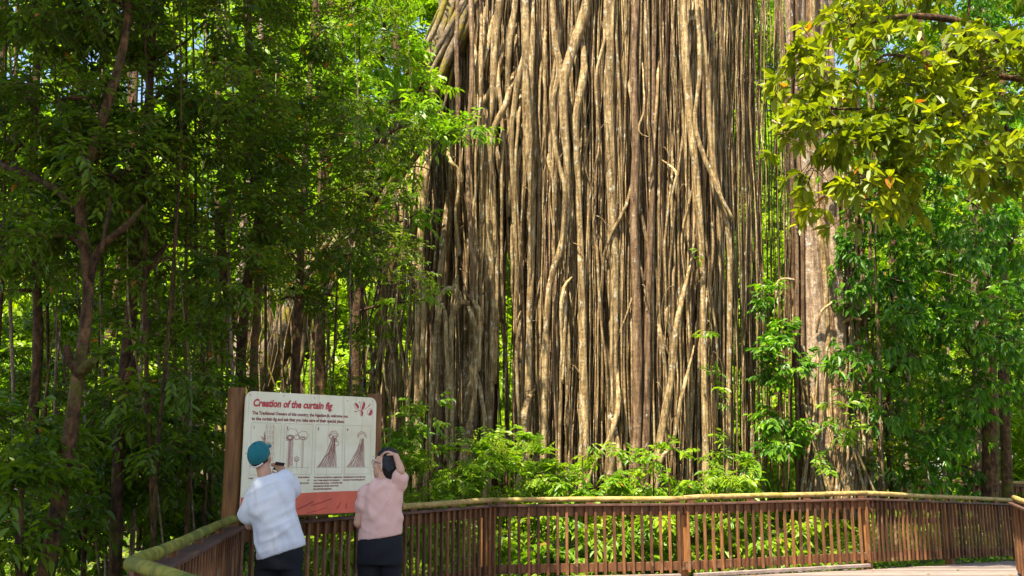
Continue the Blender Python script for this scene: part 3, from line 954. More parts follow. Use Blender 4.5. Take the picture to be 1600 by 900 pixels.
# ------------------------------------------------------------------ trees
def tree(name, label, cat, trunk, blobs_px, leafmat, seed, bark='bark_brown', group=None, limbs=(), auto_limbs=True, limb_r=0.03, sides=10, **kw):
    """trunk, limbs: lists of (px, py, Y, r); blobs_px: (px, py, Y, rx_px, ry_px, depth_m, n_twigs)."""
    p, r = px_path(trunk, 28)
    base = p[0].copy()
    root = thing(name, label, cat, base, group)
    rn = np.random.default_rng(seed)
    Buf().tube(p - base, r, sides, tint=rn.uniform(.35, .8), rough=.05, rng=rn).build('trunk', M[bark], root)
    for l in limbs:
        lp, lr = px_path(l, 14)
        Buf().tube(lp - base, lr, 8, tint=rn.uniform(.3, .8), rough=.06, rng=rn).build('limb', M[bark], root)
    bl = []
    for (px, py, Y, rx, ry, dm, n) in blobs_px:
        c = P(px, py, Y) - base
        sc = Y / 1524.0
        bl.append((c, (rx * sc, dm, ry * sc), n))
    if auto_limbs and bl:
        pool = [p]
        prad = [r]
        for l in limbs:
            lp, lr = px_path(l, 14)
            pool.append(lp)
            prad.append(lr)
        pp = np.concatenate(pool)
        pr = np.concatenate(prad)
        for c, rad, n in sorted(bl, key=lambda q: np.min(np.linalg.norm(pp - (q[0] + base), axis=1))):
            w = c + base
            i = int(np.argmin(np.linalg.norm(pp - w, axis=1) + 0.8 * np.maximum(0, pp[:, 2] - w[2] + 0.2)))
            s = pp[i] - base
            mid = (s + c) / 2 + np.array([0, 0, 0.10]) + rn.normal(0, .10, 3) * min(1, np.linalg.norm(c - s))
            q = smooth_path([s, mid, c, c + (c - mid) * 0.4 + rn.normal(0, .08, 3)], 9)
            r0 = min(limb_r, pr[i] * 0.7)
            qr = np.linspace(r0, 0.005, 9)
            Buf().tube(q, qr, 6, tint=rn.uniform(.3, .7), rough=.05, rng=rn).build('branch', M[bark], root)
            pp = np.concatenate([pp, q + base])
            pr = np.concatenate([pr, qr])
    if bl:
        crown('crown', bl, root, leafmat, seed + 100, **kw)
    return root


rb = random.Random(21)


def scatter(x0, x1, y0, y1, step, Y0, Y1, n, size=(50, 42), dm=0.9, jit=0.35, keep=1.0):
    out = []
    y = y0
    while y <= y1:
        x = x0
        while x <= x1:
            if rb.random() < keep:
                s = rb.uniform(0.8, 1.25)
                out.append((x + rb.uniform(-jit, jit) * step, y + rb.uniform(-jit, jit) * step, rb.uniform(Y0, Y1), size[0] * s, size[1] * s, dm, n))
            x += step
        y += step
    return out


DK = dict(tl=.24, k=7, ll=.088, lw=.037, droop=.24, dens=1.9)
# dark understorey trees on the left
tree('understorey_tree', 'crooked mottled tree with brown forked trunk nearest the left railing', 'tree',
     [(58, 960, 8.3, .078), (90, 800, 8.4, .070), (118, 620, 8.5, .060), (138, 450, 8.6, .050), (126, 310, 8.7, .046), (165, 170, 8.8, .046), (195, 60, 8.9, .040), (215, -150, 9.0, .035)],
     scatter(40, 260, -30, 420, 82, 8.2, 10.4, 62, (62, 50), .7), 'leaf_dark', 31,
     limbs=[[(130, 590, 8.5, .05), (110, 565, 8.45, .045), (104, 540, 8.4, .03)], [(124, 585, 8.5, .05), (138, 570, 8.4, .05), (147, 563, 8.35, .03)],
            [(140, 440, 8.6, .036), (155, 390, 8.55, .036), (195, 355, 8.5, .03), (225, 320, 8.5, .012)], [(122, 330, 8.7, .04), (80, 290, 8.8, .035), (0, 255, 9.0, .03)],
            [(158, 395, 8.5, .022), (170, 330, 8.5, .018), (172, 300, 8.5, .008)]], **DK)
tree('understorey_tree', 'slim straight tree with ringed bark right of the crooked mottled one', 'tree',
     [(178, 960, 9.6, .062), (183, 760, 9.7, .058), (192, 600, 9.8, .055), (206, 470, 9.9, .05), (222, 330, 10, .045), (230, 200, 10, .045), (250, -150, 10.2, .035)],
     scatter(200, 420, -30, 420, 85, 9.4, 11.5, 62, (60, 48), .8), 'leaf_dark', 32,
     limbs=[[(205, 480, 9.9, .04), (225, 430, 9.8, .035), (245, 400, 9.8, .03), (262, 380, 9.8, .02)], [(196, 600, 9.8, .04), (220, 540, 9.7, .03), (235, 500, 9.7, .02)]], **DK)
tree('understorey_tree', 'pale straight pole tree at the far left edge behind the crooked one', 'tree',
     [(36, 930, 11.5, .07), (48, 700, 11.6, .065), (60, 520, 11.7, .06), (52, 300, 11.8, .055), (66, -150, 12, .04)],
     scatter(-70, 100, -40, 480, 90, 10.6, 12.6, 60, (62, 50), .9), 'leaf_dark', 33, **DK)
tree('understorey_tree', 'twin stemmed brown tree rising behind the left sign post', 'tree',
     [(378, 820, 12.4, .075), (375, 600, 12.4, .07), (386, 450, 12.4, .062), (405, 330, 12.5, .06), (395, 200, 12.6, .06), (380, -150, 12.8, .05)],
     scatter(390, 560, -40, 400, 84, 11.0, 13.6, 62, (62, 50), .9), 'leaf_dark', 34,
     limbs=[[(398, 820, 12.2, .06), (396, 600, 12.2, .055), (402, 480, 12.3, .05), (410, 360, 12.4, .04)], [(342, 330, 12.6, .06), (350, 420, 12.5, .07), (368, 520, 12.4, .06)],
            [(270, 462, 12.0, .02), (310, 430, 12.0, .03), (345, 400, 12.2, .025)]], **DK)
tree('understorey_tree', 'leafy young tree hanging over the sign in front of the root wing', 'tree',
     [(468, 830, 14.5, .075), (462, 600, 14.5, .07), (470, 400, 14.6, .06), (480, 200, 14.7, .05), (500, -100, 15, .04)],
     scatter(430, 600, 230, 500, 78, 13.2, 15.6, 44, (56, 44), .9), 'leaf_dark', 35, **DK)
tree('understorey_tree', 'bright sunlit tree touching the mossy left shoulder of the fig', 'tree',
     [(560, 820, 17.2, .09), (556, 560, 17.2, .08), (566, 360, 17.2, .07), (590, 200, 17.0, .05), (610, -120, 17, .035)],
     scatter(550, 650, -40, 210, 62, 16.0, 17.8, 62, (46, 40), .9) + [(690, 215, 17.0, 36, 24, .5, 40), (722, 205, 16.9, 26, 16, .4, 22), (655, 260, 17.0, 36, 26, .6, 26), (640, 340, 17.0, 40, 30, .6, 22), (650, 470, 17.0, 30, 24, .5, 12), (672, 150, 17.6, 22, 26, .5, 20)],
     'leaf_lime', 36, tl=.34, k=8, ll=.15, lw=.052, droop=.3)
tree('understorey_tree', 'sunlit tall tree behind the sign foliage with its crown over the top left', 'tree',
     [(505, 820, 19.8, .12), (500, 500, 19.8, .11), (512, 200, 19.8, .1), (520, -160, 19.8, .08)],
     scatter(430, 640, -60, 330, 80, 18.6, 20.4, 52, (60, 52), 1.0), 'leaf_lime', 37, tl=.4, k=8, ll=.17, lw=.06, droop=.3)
# low shaded bushes at the left
LOWL = [
    ('broad shaded bush at the bottom left corner', scatter(-30, 60, 690, 900, 72, 7.6, 9.0, 42, (48, 40), .6)),
    ('shaded bush between the crooked tree and the slim straight tree', scatter(110, 175, 720, 900, 66, 9.0, 10.0, 34, (40, 36), .6)),
    ('shaded leafy bush left of the sign post', scatter(240, 345, 620, 780, 60, 9.8, 11.2, 34, (42, 34), .6)),
    ('shaded bush under the leaning trunk at the left', scatter(230, 330, 500, 600, 58, 12.5, 14.5, 34, (44, 38), .8)),
    ('dim leafy thicket hugging the outside of the short mossy railing', scatter(120, 350, 740, 870, 56, 10.0, 12.5, 26, (40, 34), .6)),
    ('dense dim thicket low behind the slim straight tree', scatter(90, 330, 640, 800, 62, 14.0, 17.0, 26, (46, 40), .8)),
    ('dense dim thicket at the left edge under the far railing', scatter(-30, 80, 640, 800, 62, 13.0, 15.0, 26, (46, 40), .8)),
    ('shaded bush beyond the far left railing', scatter(20, 170, 520, 680, 62, 14.0, 16.5, 36, (46, 40), .8)),
]
for i, (lb, bl) in enumerate(LOWL):
    c = bl[len(bl) // 2]
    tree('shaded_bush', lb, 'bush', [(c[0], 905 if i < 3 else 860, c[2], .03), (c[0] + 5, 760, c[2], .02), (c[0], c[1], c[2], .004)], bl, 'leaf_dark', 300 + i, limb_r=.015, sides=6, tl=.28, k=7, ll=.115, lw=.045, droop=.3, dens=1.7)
# thin saplings and vine stems, left
ORD = ['first', 'second', 'third', 'fourth', 'fifth', 'sixth', 'seventh', 'eighth', 'ninth', 'tenth', 'eleventh', 'twelfth', 'thirteenth', 'fourteenth', 'fifteenth', 'sixteenth', 'seventeenth', 'eighteenth', 'nineteenth', 'twentieth', 'twenty-first', 'twenty-second', 'twenty-third', 'twenty-fourth']
SAP = [(-6, 10, 300), (22, 13, 250), (70, 12.6, 430), (92, 14, 380), (148, 13, 420), (160, 11, 480), (204, 12, 520), (216, 10.4, 560), (232, 9.5, 600), (246, 11.8, 480), (258, 9.2, 640), (276, 12.5, 430), (290, 10.3, 560), (300, 13.8, 460), (318, 11.2, 600), (330, 12.8, 520), (346, 14, 450), (362, 11.0, 560), (420, 13.5, 350), (436, 15, 380), (520, 15.5, 330), (548, 14.4, 400), (575, 16, 380), (612, 15.8, 420)]
for i, (x, Y, top) in enumerate(SAP):
    rr = rb.uniform(.012, .03)
    ln = rb.uniform(-22, 22)
    tree('sapling', f"{['thin bare brown', 'thin pale', 'slender mossy', 'slender leaning'][i % 4]} sapling stem in the shade, {ORD[i]} of the stems from the left edge", 'sapling',
         [(x - ln, 830 if Y > 12 else 930, Y, rr * 1.2), (x - ln * .4 + rb.uniform(-6, 6), 720, Y, rr), (x + rb.uniform(-5, 5), 600, Y, rr * .9), (x + ln * .6, 420, Y, rr * .8), (x + ln + rb.uniform(-15, 15), 200, Y, rr * .6), (x + ln, -60, Y, rr * .4)],
         [(x + ln + rb.uniform(-20, 20), top - rb.uniform(0, 60), Y, 34, 26, .5, 16), (x + rb.uniform(-25, 25), rb.uniform(560, 740), Y, 26, 20, .4, 9)],
         'leaf_dark', 400 + i, bark=['bark_brown', 'bark_pale', 'bark_brown', 'root'][i % 4], group='thin sapling stems at the left', sides=7, limb_r=.01, **DK)
# a tangle of thin pale stems outside the mossy railing
for i in range(18):
    x = 70 + i * 17 + rb.uniform(-7, 7)
    Y = rb.uniform(9.6, 15)
    rr = rb.uniform(.008, .018)
    ln = rb.uniform(-45, 45)
    tree('vine_stem', f'wiry pale vine stem in the tangle left of the sign, {ORD[i]} from the left', 'vine',
         [(x - ln, 840 if Y > 12 else 900, Y, rr), (x - ln * .3 + rb.uniform(-8, 8), 720, Y, rr), (x + rb.uniform(-8, 8), 600, Y, rr), (x + ln * .7, 480, Y, rr * .8), (x + ln + rb.uniform(-20, 20), 330, Y, rr * .5)],
         [(x + rb.uniform(-20, 20), rb.uniform(600, 760), Y, 24, 22, .35, 8)], 'leaf_dark', 900 + i, bark='bark_pale' if i % 3 else 'root', group='wiry vine stems left of the sign', sides=6, limb_r=.006, **DK)
# right-hand trees
tree('broadleaf_tree', 'olive broad leaved tree reaching in over the top right corner', 'tree',
     [(1760, 980, 9.8, .16), (1740, 700, 9.8, .15), (1715, 400, 9.8, .14), (1690, 150, 9.8, .12), (1660, -160, 9.8, .08)],
     [(1288, 95, 9.4, 36, 36, .35, 24), (1330, 70, 9.2, 56, 50, .45, 46), (1300, 180, 9.2, 44, 40, .4, 40), (1345, 250, 9.3, 50, 40, .4, 36), (1380, 110, 9.4, 60, 60, .5, 40),
      (1420, 190, 9.2, 60, 46, .45, 34), (1440, 60, 9.6, 70, 50, .5, 36), (1500, 150, 9.4, 60, 54, .5, 32), (1530, 280, 9.3, 50, 32, .4, 20), (1575, 220, 9.3, 50, 60, .4, 28), (1570, 60, 9.6, 60, 60, .5, 32),
      (1465, 290, 9.2, 40, 24, .35, 12), (1610, 130, 9.0, 50, 60, .4, 26), (1330, -20, 9.4, 46, 40, .5, 30), (1420, -30, 9.6, 70, 40, .5, 34), (1540, -30, 9.6, 80, 40, .5, 34), (1330, 320, 9.3, 22, 14, .2, 6), (1236, 205, 9.3, 16, 16, .2, 7), (1280, 240, 9.3, 30, 34, .3, 18), (1325, 285, 9.3, 34, 28, .35, 16), (1470, 230, 9.3, 50, 40, .4, 24), (1560, 150, 9.2, 50, 50, .4, 26), (1400, 270, 9.2, 44, 34, .35, 18)],
     'leaf_olive', 41, bark='bark_brown', limbs=[[(1700, 190, 9.8, .06), (1560, 60, 9.6, .045), (1440, 25, 9.5, .035), (1330, 40, 9.4, .02)], [(1690, 250, 9.8, .05), (1560, 200, 9.5, .03), (1440, 175, 9.3, .02), (1300, 170, 9.2, .012)],
                                          [(1640, 130, 9.6, .04), (1500, 110, 9.5, .03), (1390, 85, 9.3, .015), (1365, 110, 9.3, .01)]],
     auto_limbs=True, limb_r=.018, tl=.28, k=7, ll=.145, lw=.064, style='whorl', droop=.3, dens=1.2)
tree('glossy_tree', 'dark glossy leaved tree with drooping fresh tips right of the pale trunk', 'tree',
     [(1548, 830, 20.5, .17), (1546, 640, 20.5, .16), (1538, 450, 20.5, .14), (1530, 250, 20.5, .12), (1525, -100, 20.5, .09)],
     scatter(1360, 1610, 230, 610, 70, 17.8, 20.0, 88, (54, 46), .9) + scatter(1390, 1610, 60, 220, 80, 19.5, 21.0, 60, (54, 46), .9) + scatter(1400, 1600, 640, 720, 70, 19.6, 21.0, 44, (50, 36), .8) + [(1355, 400, 18.6, 34, 60, .6, 44), (1350, 330, 18.8, 30, 40, .6, 30), (1370, 600, 18.8, 40, 40, .6, 30)],
     'leaf_glossy', 42, bark='bark_brown', limb_r=.03, tl=.30, k=6, ll=.165, lw=.066, style='palm', droop=.3,
     limbs=[[(1552, 600, 20.5, .09), (1500, 530, 20.3, .06), (1440, 480, 20, .04)], [(1542, 500, 20.5, .08), (1560, 430, 20.3, .06), (1590, 350, 20.0, .04)]])
tree('forked_tree', 'speckled thick trunk behind the right railing beside two thin stems', 'tree',
     [(1540, 820, 24.5, .30), (1538, 690, 24.5, .29), (1536, 520, 24.5, .27), (1530, 300, 24.5, .24), (1526, -120, 24.5, .18)],
     scatter(1440, 1610, 330, 620, 84, 23.4, 25.4, 34, (56, 50), 1.0), 'leaf_dark', 43, bark='bark_pale', tl=.4, k=7, ll=.17, lw=.06)
tree('forked_tree', 'thin dark forked tree in front of the speckled trunk at right', 'tree',
     [(1552, 815, 21.6, .10), (1553, 720, 21.6, .10), (1550, 600, 21.6, .09), (1556, 420, 21.6, .08), (1560, 100, 21.6, .06)],
     [(1560, 330, 21.6, 40, 40, .7, 24)], 'leaf_glossy', 44, limbs=[[(1550, 705, 21.6, .05), (1534, 672, 21.5, .04), (1524, 655, 21.5, .03), (1534, 640, 21.4, .02)]], tl=.36, k=6, ll=.18, lw=.065, style='palm')
tree('forked_tree', 'dark straight pole tree at the right of the speckled trunk', 'tree',
     [(1576, 815, 22.4, .13), (1570, 650, 22.4, .12), (1566, 480, 22.4, .11), (1566, 100, 22.4, .08)],
     [(1590, 420, 22.4, 44, 40, .7, 24), (1600, 560, 22.4, 44, 40, .7, 20)], 'leaf_dark', 45, tl=.36, k=7, ll=.16, lw=.055)
for i, (x, Y, top, w) in enumerate(((1392, 20, 480, 'left'), (1420, 23, 420, 'second'), (1448, 25, 500, 'third'), (1478, 24, 520, 'fourth'), (1505, 26, 480, 'rightmost'))):
    tree('sapling', f'slim sapling behind the shaded railing, {w} of the row', 'sapling',
         [(x + 3, 800, Y, .05), (x - 6, 650, Y, .042), (x + 5, 520, Y, .035), (x - 4, top - 60, Y, .02)],
         scatter(x - 25, x + 25, 540, 745, 58, Y - .8, Y + .8, 44, (44, 38), .7) + [(x, top, Y, 44, 40, .8, 26)], 'leaf_dark', 460 + i, group='slim saplings behind the shaded railing', bark='bark_pale' if i % 2 else 'bark_brown', sides=7, tl=.36, k=7, ll=.16, lw=.055)
# climbers between the curtain and the pale trunk
tree('climbing_shrub', 'dark green climber growing between the hanging strings and the pale trunk', 'climber',
     [(1225, 800, 18.3, .025), (1222, 650, 18.2, .02), (1218, 520, 18.2, .015), (1226, 440, 18.3, .01)],
     [(1228, 560, 18.2, 34, 34, .35, 34), (1205, 640, 18.2, 26, 30, .3, 24), (1225, 690, 18.0, 34, 34, .35, 30), (1238, 520, 18.3, 22, 24, .3, 18), (1195, 715, 17.9, 24, 26, .3, 16), (1200, 560, 18.4, 24, 40, .3, 22), (1212, 470, 18.5, 22, 30, .3, 16)],
     'leaf_glossy', 47, limb_r=.01, sides=6, tl=.24, k=6, ll=.135, lw=.06, droop=.3, dens=2.1)
tree('climbing_shrub', 'pale leafed shrub at the foot of the pale trunk', 'shrub',
     [(1300, 810, 17.4, .02), (1306, 720, 17.4, .015), (1310, 650, 17.4, .01)],
     [(1310, 655, 17.4, 40, 24, .4, 22), (1345, 690, 17.4, 26, 24, .3, 14), (1290, 730, 17.4, 22, 16, .3, 12), (1330, 620, 17.5, 24, 18, .3, 8)], 'leaf_shrub', 48, limb_r=.008, sides=6, tl=.24, k=6, ll=.13, lw=.05)
tree('climbing_shrub', 'lime creeper climbing the right edge of the root curtain', 'climber',
     [(1118, 800, 17.7, .015), (1116, 680, 17.7, .012), (1112, 580, 17.7, .01), (1108, 480, 17.7, .008)],
     [(1110, 600, 17.7, 12, 34, .15, 14), (1116, 680, 17.7, 16, 30, .2, 14), (1108, 520, 17.7, 10, 24, .12, 7), (1100, 395, 17.9, 6, 10, .1, 2), (1124, 730, 17.6, 20, 20, .2, 12)], 'leaf_shrub', 49, limb_r=.006, sides=5, tl=.2, k=5, ll=.13, lw=.045)

# bright shrubs between the railing and the fig
SHR = [
    (640, 16.0, [(648, 650, 34, 30, 30), (630, 700, 34, 30, 26), (650, 740, 36, 26, 26)], 'alt', 'bushy pale shrub beside the raised hand of the woman'),
    (668, 15.2, [(672, 640, 10, 24, 6), (664, 690, 22, 26, 14)], 'alt', 'slim upright sapling with sparse leaves near the pink shirt'),
    (910, 15.9, [(918, 690, 10, 22, 5), (915, 740, 18, 20, 8)], 'alt', 'slim sprout with a leafy tip before the middle roots'),
    (1020, 15.3, [(1026, 700, 9, 20, 5), (1022, 745, 16, 18, 8)], 'alt', 'slim sprout with yellow tip before the slanting roots'),
    (690, 15.6, [(690, 730, 50, 34, 60), (660, 755, 40, 24, 36), (720, 760, 40, 24, 36)], 'pinnate', 'ferny lime shrub right of the woman'),
    (745, 15.9, [(745, 715, 44, 26, 40), (760, 745, 44, 26, 40)], 'pinnate', 'feathery shrub left of the tall leafy one'),
    (790, 16.2, [(795, 690, 22, 26, 16), (785, 720, 34, 26, 26), (800, 750, 40, 26, 30)], 'alt', 'tall leafy shrub with upright top before the dark gap'),
    (838, 15.8, [(840, 725, 40, 24, 36), (850, 755, 46, 22, 40)], 'pinnate', 'dense yellow-green shrub in front of the curtain, left of centre'),
    (885, 15.5, [(880, 745, 30, 18, 24), (895, 762, 36, 16, 24)], 'alt', 'low bright shrub under the pale straight root'),
    (945, 15.7, [(945, 725, 24, 20, 16), (940, 752, 30, 20, 22)], 'alt', 'broad leaved plant left of the crossing roots'),
    (990, 15.8, [(988, 735, 24, 22, 16), (1000, 758, 30, 18, 22)], 'alt', 'leafy plant right of the crossing roots'),
    (1045, 15.8, [(1052, 715, 14, 18, 8), (1050, 748, 34, 18, 26)], 'alt', 'lime shrub with one tall yellow tip'),
    (1095, 15.6, [(1095, 752, 38, 20, 30)], 'pinnate', 'ferny shrub under the creeper'),
    (1150, 15.9, [(1148, 735, 28, 22, 20), (1170, 755, 34, 18, 24)], 'alt', 'lime shrub below the loose hanging strings'),
]
for i, (x, Y, bl, st, lb) in enumerate(SHR):
    tree('shrub', lb + ', behind the railing', 'shrub', [(x, 880, Y, .02), (x + 2, 800, Y, .016), (x, bl[0][1] + 10, Y, .008)],
         [(a, b, Y + rb.uniform(-.3, .3), c, d, .45, int(n * 1.5)) for a, b, c, d, n in bl] + [(x + rb.uniform(-10, 10), 800, Y, 46, 34, .5, 40)], 'leaf_shrub', 500 + i, dens=1.0,
         limb_r=.008, sides=5, tl=.30 if st == 'pinnate' else .22, k=12 if st == 'pinnate' else 6, ll=.085 if st == 'pinnate' else .135, lw=.028 if st == 'pinnate' else .05, style=st, droop=.25, group='bright shrubs between railing and fig')
LOW = [(600, 13.2), (650, 13.6), (700, 14.6), (745, 15.0), (790, 15.2), (840, 15.0), (890, 15.2), (940, 15.1), (985, 15.3), (1030, 15.2), (1080, 15.4), (1125, 15.5), (1170, 15.7), (1215, 15.9), (1250, 16.2), (520, 12.2), (560, 12.6)]
order = ['first', 'second', 'third', 'fourth', 'fifth', 'sixth', 'seventh', 'eighth', 'ninth', 'tenth', 'eleventh', 'twelfth', 'thirteenth', 'fourteenth', 'fifteenth', 'sixteenth', 'last']
for i, (x, Y) in enumerate(sorted(LOW)):
    tree('low_plant', f'low sunlit plant seen through the balusters, {order[i]} from the sign', 'plant', [(x, 905, Y, .012), (x, 860, Y, .01), (x + 3, 825, Y, .006)],
         [(x + rb.uniform(-8, 8), 835, Y, 34, 30, .4, 34), (x + rb.uniform(-14, 14), 880, Y, 36, 24, .4, 28)], 'leaf_shrub', 560 + i, limb_r=.006, sides=5, tl=.22, k=6, ll=.15, lw=.058, droop=.3, group='low plants behind the balusters')

# ground cover, one mass
gr = np.random.default_rng(77)
b = Buf()
n = 9000
gx = gr.uniform(-14, 16, n)
gy = gr.uniform(7, 27, n)


def on_deck(x, y):
    c = False
    for (x0, y0), (x1, y1) in zip(outline, outline[1:] + outline[:1]):
        if (y0 > y) != (y1 > y) and x < x0 + (y - y0) / (y1 - y0) * (x1 - x0):
            c = not c
    return c


keep = np.array([not on_deck(x, y) for x, y in zip(gx, gy)])
gx, gy = gx[keep], gy[keep]
gz = -0.55 + 0.10 * np.sin(gx * 0.7 + 1.0) * np.cos(gy * 0.5) + 0.06 * np.sin(gx * 1.9 + gy * 1.3)
o = np.stack([gx, gy, gz], -1)
d = rand_dir(gr, len(o)) * 0.7 + np.array([0, 0, 1.0])
twigs(b, o, d, gr.uniform(.15, .5, len(o)), 6, .13, .05, gr, 'alt', .3)
tag(b.build('ground_cover', [M['leaf_shrub'], M['twig']]), 'leafy green ground cover under the trees', 'ground cover', kind='stuff')

lb_ = Buf()
ng = 150
lx = gr.uniform(-2, 8, ng); ly = gr.uniform(4, 15, ng)
kp = np.array([on_deck(x, y) for x, y in zip(lx, ly)])
lo = np.stack([lx, ly, np.full(ng, .012)], -1)[kp]
ld = rand_dir(gr, len(lo)) * np.array([1, 1, .05])
leaves(lb_, lo, ld, np.tile([0, 0, 1.0], (len(lo), 1)), .08, .035, gr.choice([.2, .95, 1.0], len(lo)), gr, 0.02)
tag(lb_.build('leaf_litter', M['leaf_olive']), 'yellow and brown fallen leaves on the boardwalk deck', 'leaves', kind='stuff')

# ------------------------------------------------------------------ trees farther back: three crowns shared by all copies
far_rng = np.random.default_rng(91)
far_crowns = []
for v in range(4):
    bl = []
    for k in range(15):
        dd = rand_dir(far_rng, 1)[0] * far_rng.uniform(.35, 1.0) ** .5
        bl.append((np.array([dd[0] * 2.6, dd[1] * 2.2, dd[2] * 3.4]), (1.15, 1.1, .95), 105))
    rn = np.random.default_rng(700 + v)
    bb = Buf()
    for c, r, nn in bl:
        oo, dd, tt = blob_twigs(rn, c, r, nn)
        twigs(bb, oo, dd, .5, 6, .26, .10, rn, 'alt', .3, tt, stem=v % 2 == 0, stem_r=.008)
    far_crowns.append(bb.mesh('crown', [M['leaf_far'], M['twig']]))
far_trunks = []
for v in range(3):
    rn = np.random.default_rng(800 + v)
    pts = smooth_path([(0, 0, -.2), (rn.normal(0, .15), rn.normal(0, .1), 4), (rn.normal(0, .3), 0, 9), (rn.normal(0, .5), 0, 16), (rn.normal(0, .5), 0, 26)], 18)
    far_trunks.append(Buf().tube(pts, np.linspace(.2, .07, 18), 9, tint=.6, rough=.05, rng=rn).mesh('trunk', M['bark_brown' if v else 'bark_pale']))


def far_tree(x, Y, heights, s, i):
    zg = ground_z(x, Y)
    root = thing('background_tree', 'sunlit yellow-green tree standing in the forest behind the fig', 'tree', (x, Y, zg), 'sunlit trees in the forest behind')
    link('trunk', far_trunks[i % 3], root)
    for k, h in enumerate(heights):
        c = link('crown', far_crowns[(i + k) % 4], root, (far_rng.uniform(-.6, .6), far_rng.uniform(-.5, .5), h))
        c.rotation_euler = (0, 0, far_rng.uniform(0, 6.28))
        c.scale = (s, s, s * far_rng.uniform(.9, 1.15))


i = 0
for Y, sp, s, tiers in ((29, 4.2, .95, ((1.6, 3.0),)), (35, 4.6, 1.15, ((2.5, 4.0), (7.0, 9.0))), (43, 5.6, 1.45, ((5.0, 8.0), (11.5, 14.5))), (54, 6.6, 1.8, ((6.0, 10.0), (15.0, 19.0), (24.0, 28.0)))):
    half = Y * .62 + 3
    x = -half
    while x < half:
        xx = x + far_rng.uniform(-.3, .3) * sp
        YY = Y + far_rng.uniform(-1.6, 1.6)
        far_tree(xx, YY, [far_rng.uniform(*q) for q in tiers], s, i)
        i += 1
        x += sp

df = np.random.default_rng(17)
bb = Buf()
nd = 7000
dx_ = df.uniform(-62, 62, nd)
oo = np.stack([dx_, 64 + df.uniform(-4, 4, nd), -0.5 + 15 * df.random(nd) ** 1.2 + 3 * np.sin(dx_ * .3)], -1)
twigs(bb, oo, rand_dir(df, nd) + np.array([0, -.4, .2]), 1.0, 5, .75, .32, df, 'alt', .3, stem=False)
tag(bb.build('distant_forest', [M['leaf_far'], M['twig']]), 'far wall of pale green forest seen between the trunks', 'forest', kind='stuff')

# unseen crowns added to the tall trees, above the frame, to shade the left side and the bend of the walk
def shade_crown(tree_name_part, spots, mat_meshes, s):
    o = next(q for q in COL.objects if q.parent is None and tree_name_part in str(q.get('label', '')))
    for k, (x, Y, z) in enumerate(spots):
        c = link('shade_crown', mat_meshes[k % len(mat_meshes)], o, (x - o.location.x, Y - o.location.y, z - o.location.z))
        c.rotation_euler = (0, 0, 1.7 * k)
        c.scale = (s, s, s * .55)
        st = np.array([0.0, 0.0, 0.0])
        top_ = np.array([x - o.location.x, Y - o.location.y, z - o.location.z])
        t0 = np.array([q for q in o.children if q.name.startswith('trunk')][0].bound_box).max(0)
        t0 = np.array([t0[0] * .9, t0[1] * .5, t0[2]])
        q = smooth_path([t0, (t0 + top_) / 2 + np.array([0, 0, .6]), top_], 9)
        Buf().tube(q, np.linspace(.06, .03, 9), 6, tint=.4).build('shade_limb', M['bark_brown'], o)


dark_crowns = []
for v in range(2):
    me = far_crowns[v].copy()
    me.materials[0] = M['leaf_dark']
    dark_crowns.append(me)
shade_crown('crooked mottled tree', [(-5.2, 4.6, 10.0), (-3.6, 6.4, 11.5), (-6.6, 7.6, 10.5), (-4.0, 0.9, 11.5)], dark_crowns, .76)
shade_crown('slim straight tree', [(-6.0, 9.2, 10.8), (-4.2, 3.6, 12.0)], dark_crowns, .76)
shade_crown('pale straight pole tree', [(-8.8, 9.0, 10.5), (-11.5, 11.0, 11.0), (-9.0, 5.0, 11.0)], dark_crowns, .82)
shade_crown('twin stemmed brown', [(-8.0, 12.4, 11.6), (-9.5, 14.5, 13.0)], dark_crowns, .76)
shade_crown('tall pale fluted', [(4.9, 12.2, 14.0)], dark_crowns, .76)

# ------------------------------------------------------------------ information sign
SL = np.array([XY(378, 9.0), 9.0, 0])
SR = np.array([XY(585, 10.0), 10.0, 0])
SW = float(np.linalg.norm(SR - SL))
SZ0, SH = 1.105, 1.15
sign = thing('information_sign', 'cream information board with red lower band about the curtain fig', 'sign', (*SL[:2], 0.0))
sign.rotation_euler = (0, 0, math.atan2(*(SR - SL)[[1, 0]]))
# local frame: x along the board, -y towards the viewer, z up


def flat(poly, y, th, mat, name, parent, smooth=False):
    """poly in board coordinates (u metres from left, v metres from the top) extruded th towards the viewer."""
    k = len(poly)
    V = [(u, y, SZ0 + SH - v) for u, v in poly] + [(u, y - th, SZ0 + SH - v) for u, v in poly]
    f = [list(range(k)), list(range(2 * k - 1, k - 1, -1))] + [[(j + 1) % k, j, k + j, k + (j + 1) % k] for j in range(k)]
    bm = bmesh.new()
    vs_ = [bm.verts.new(c) for c in V]
    for q in f:
        bm.faces.new([vs_[a] for a in q])
    bmesh.ops.recalc_face_normals(bm, faces=bm.faces)
    me = bpy.data.meshes.new(name)
    bm.to_mesh(me)
    bm.free()
    me.materials.append(mat)
    return link(name, me, parent)


def rounded(u0, v0, u1, v1, r, corners=(1, 1, 1, 1)):
    out = []
    for (cu, cv, a0, on, ku, kv) in ((u0 + r, v0 + r, 180, corners[0], u0, v0), (u1 - r, v0 + r, 270, corners[1], u1, v0), (u1 - r, v1 - r, 0, corners[2], u1, v1), (u0 + r, v1 - r, 90, corners[3], u0, v1)):
        if on:
            for k in range(7):
                a = math.radians(a0 + 15 * k)
                out.append((cu + r * math.cos(a), cv + r * math.sin(a)))
        else:
            out.append((ku, kv))
    return out


board = flat(rounded(0, 0, SW, SH, .075), 0.0, .012, M['sign'], 'board', sign)
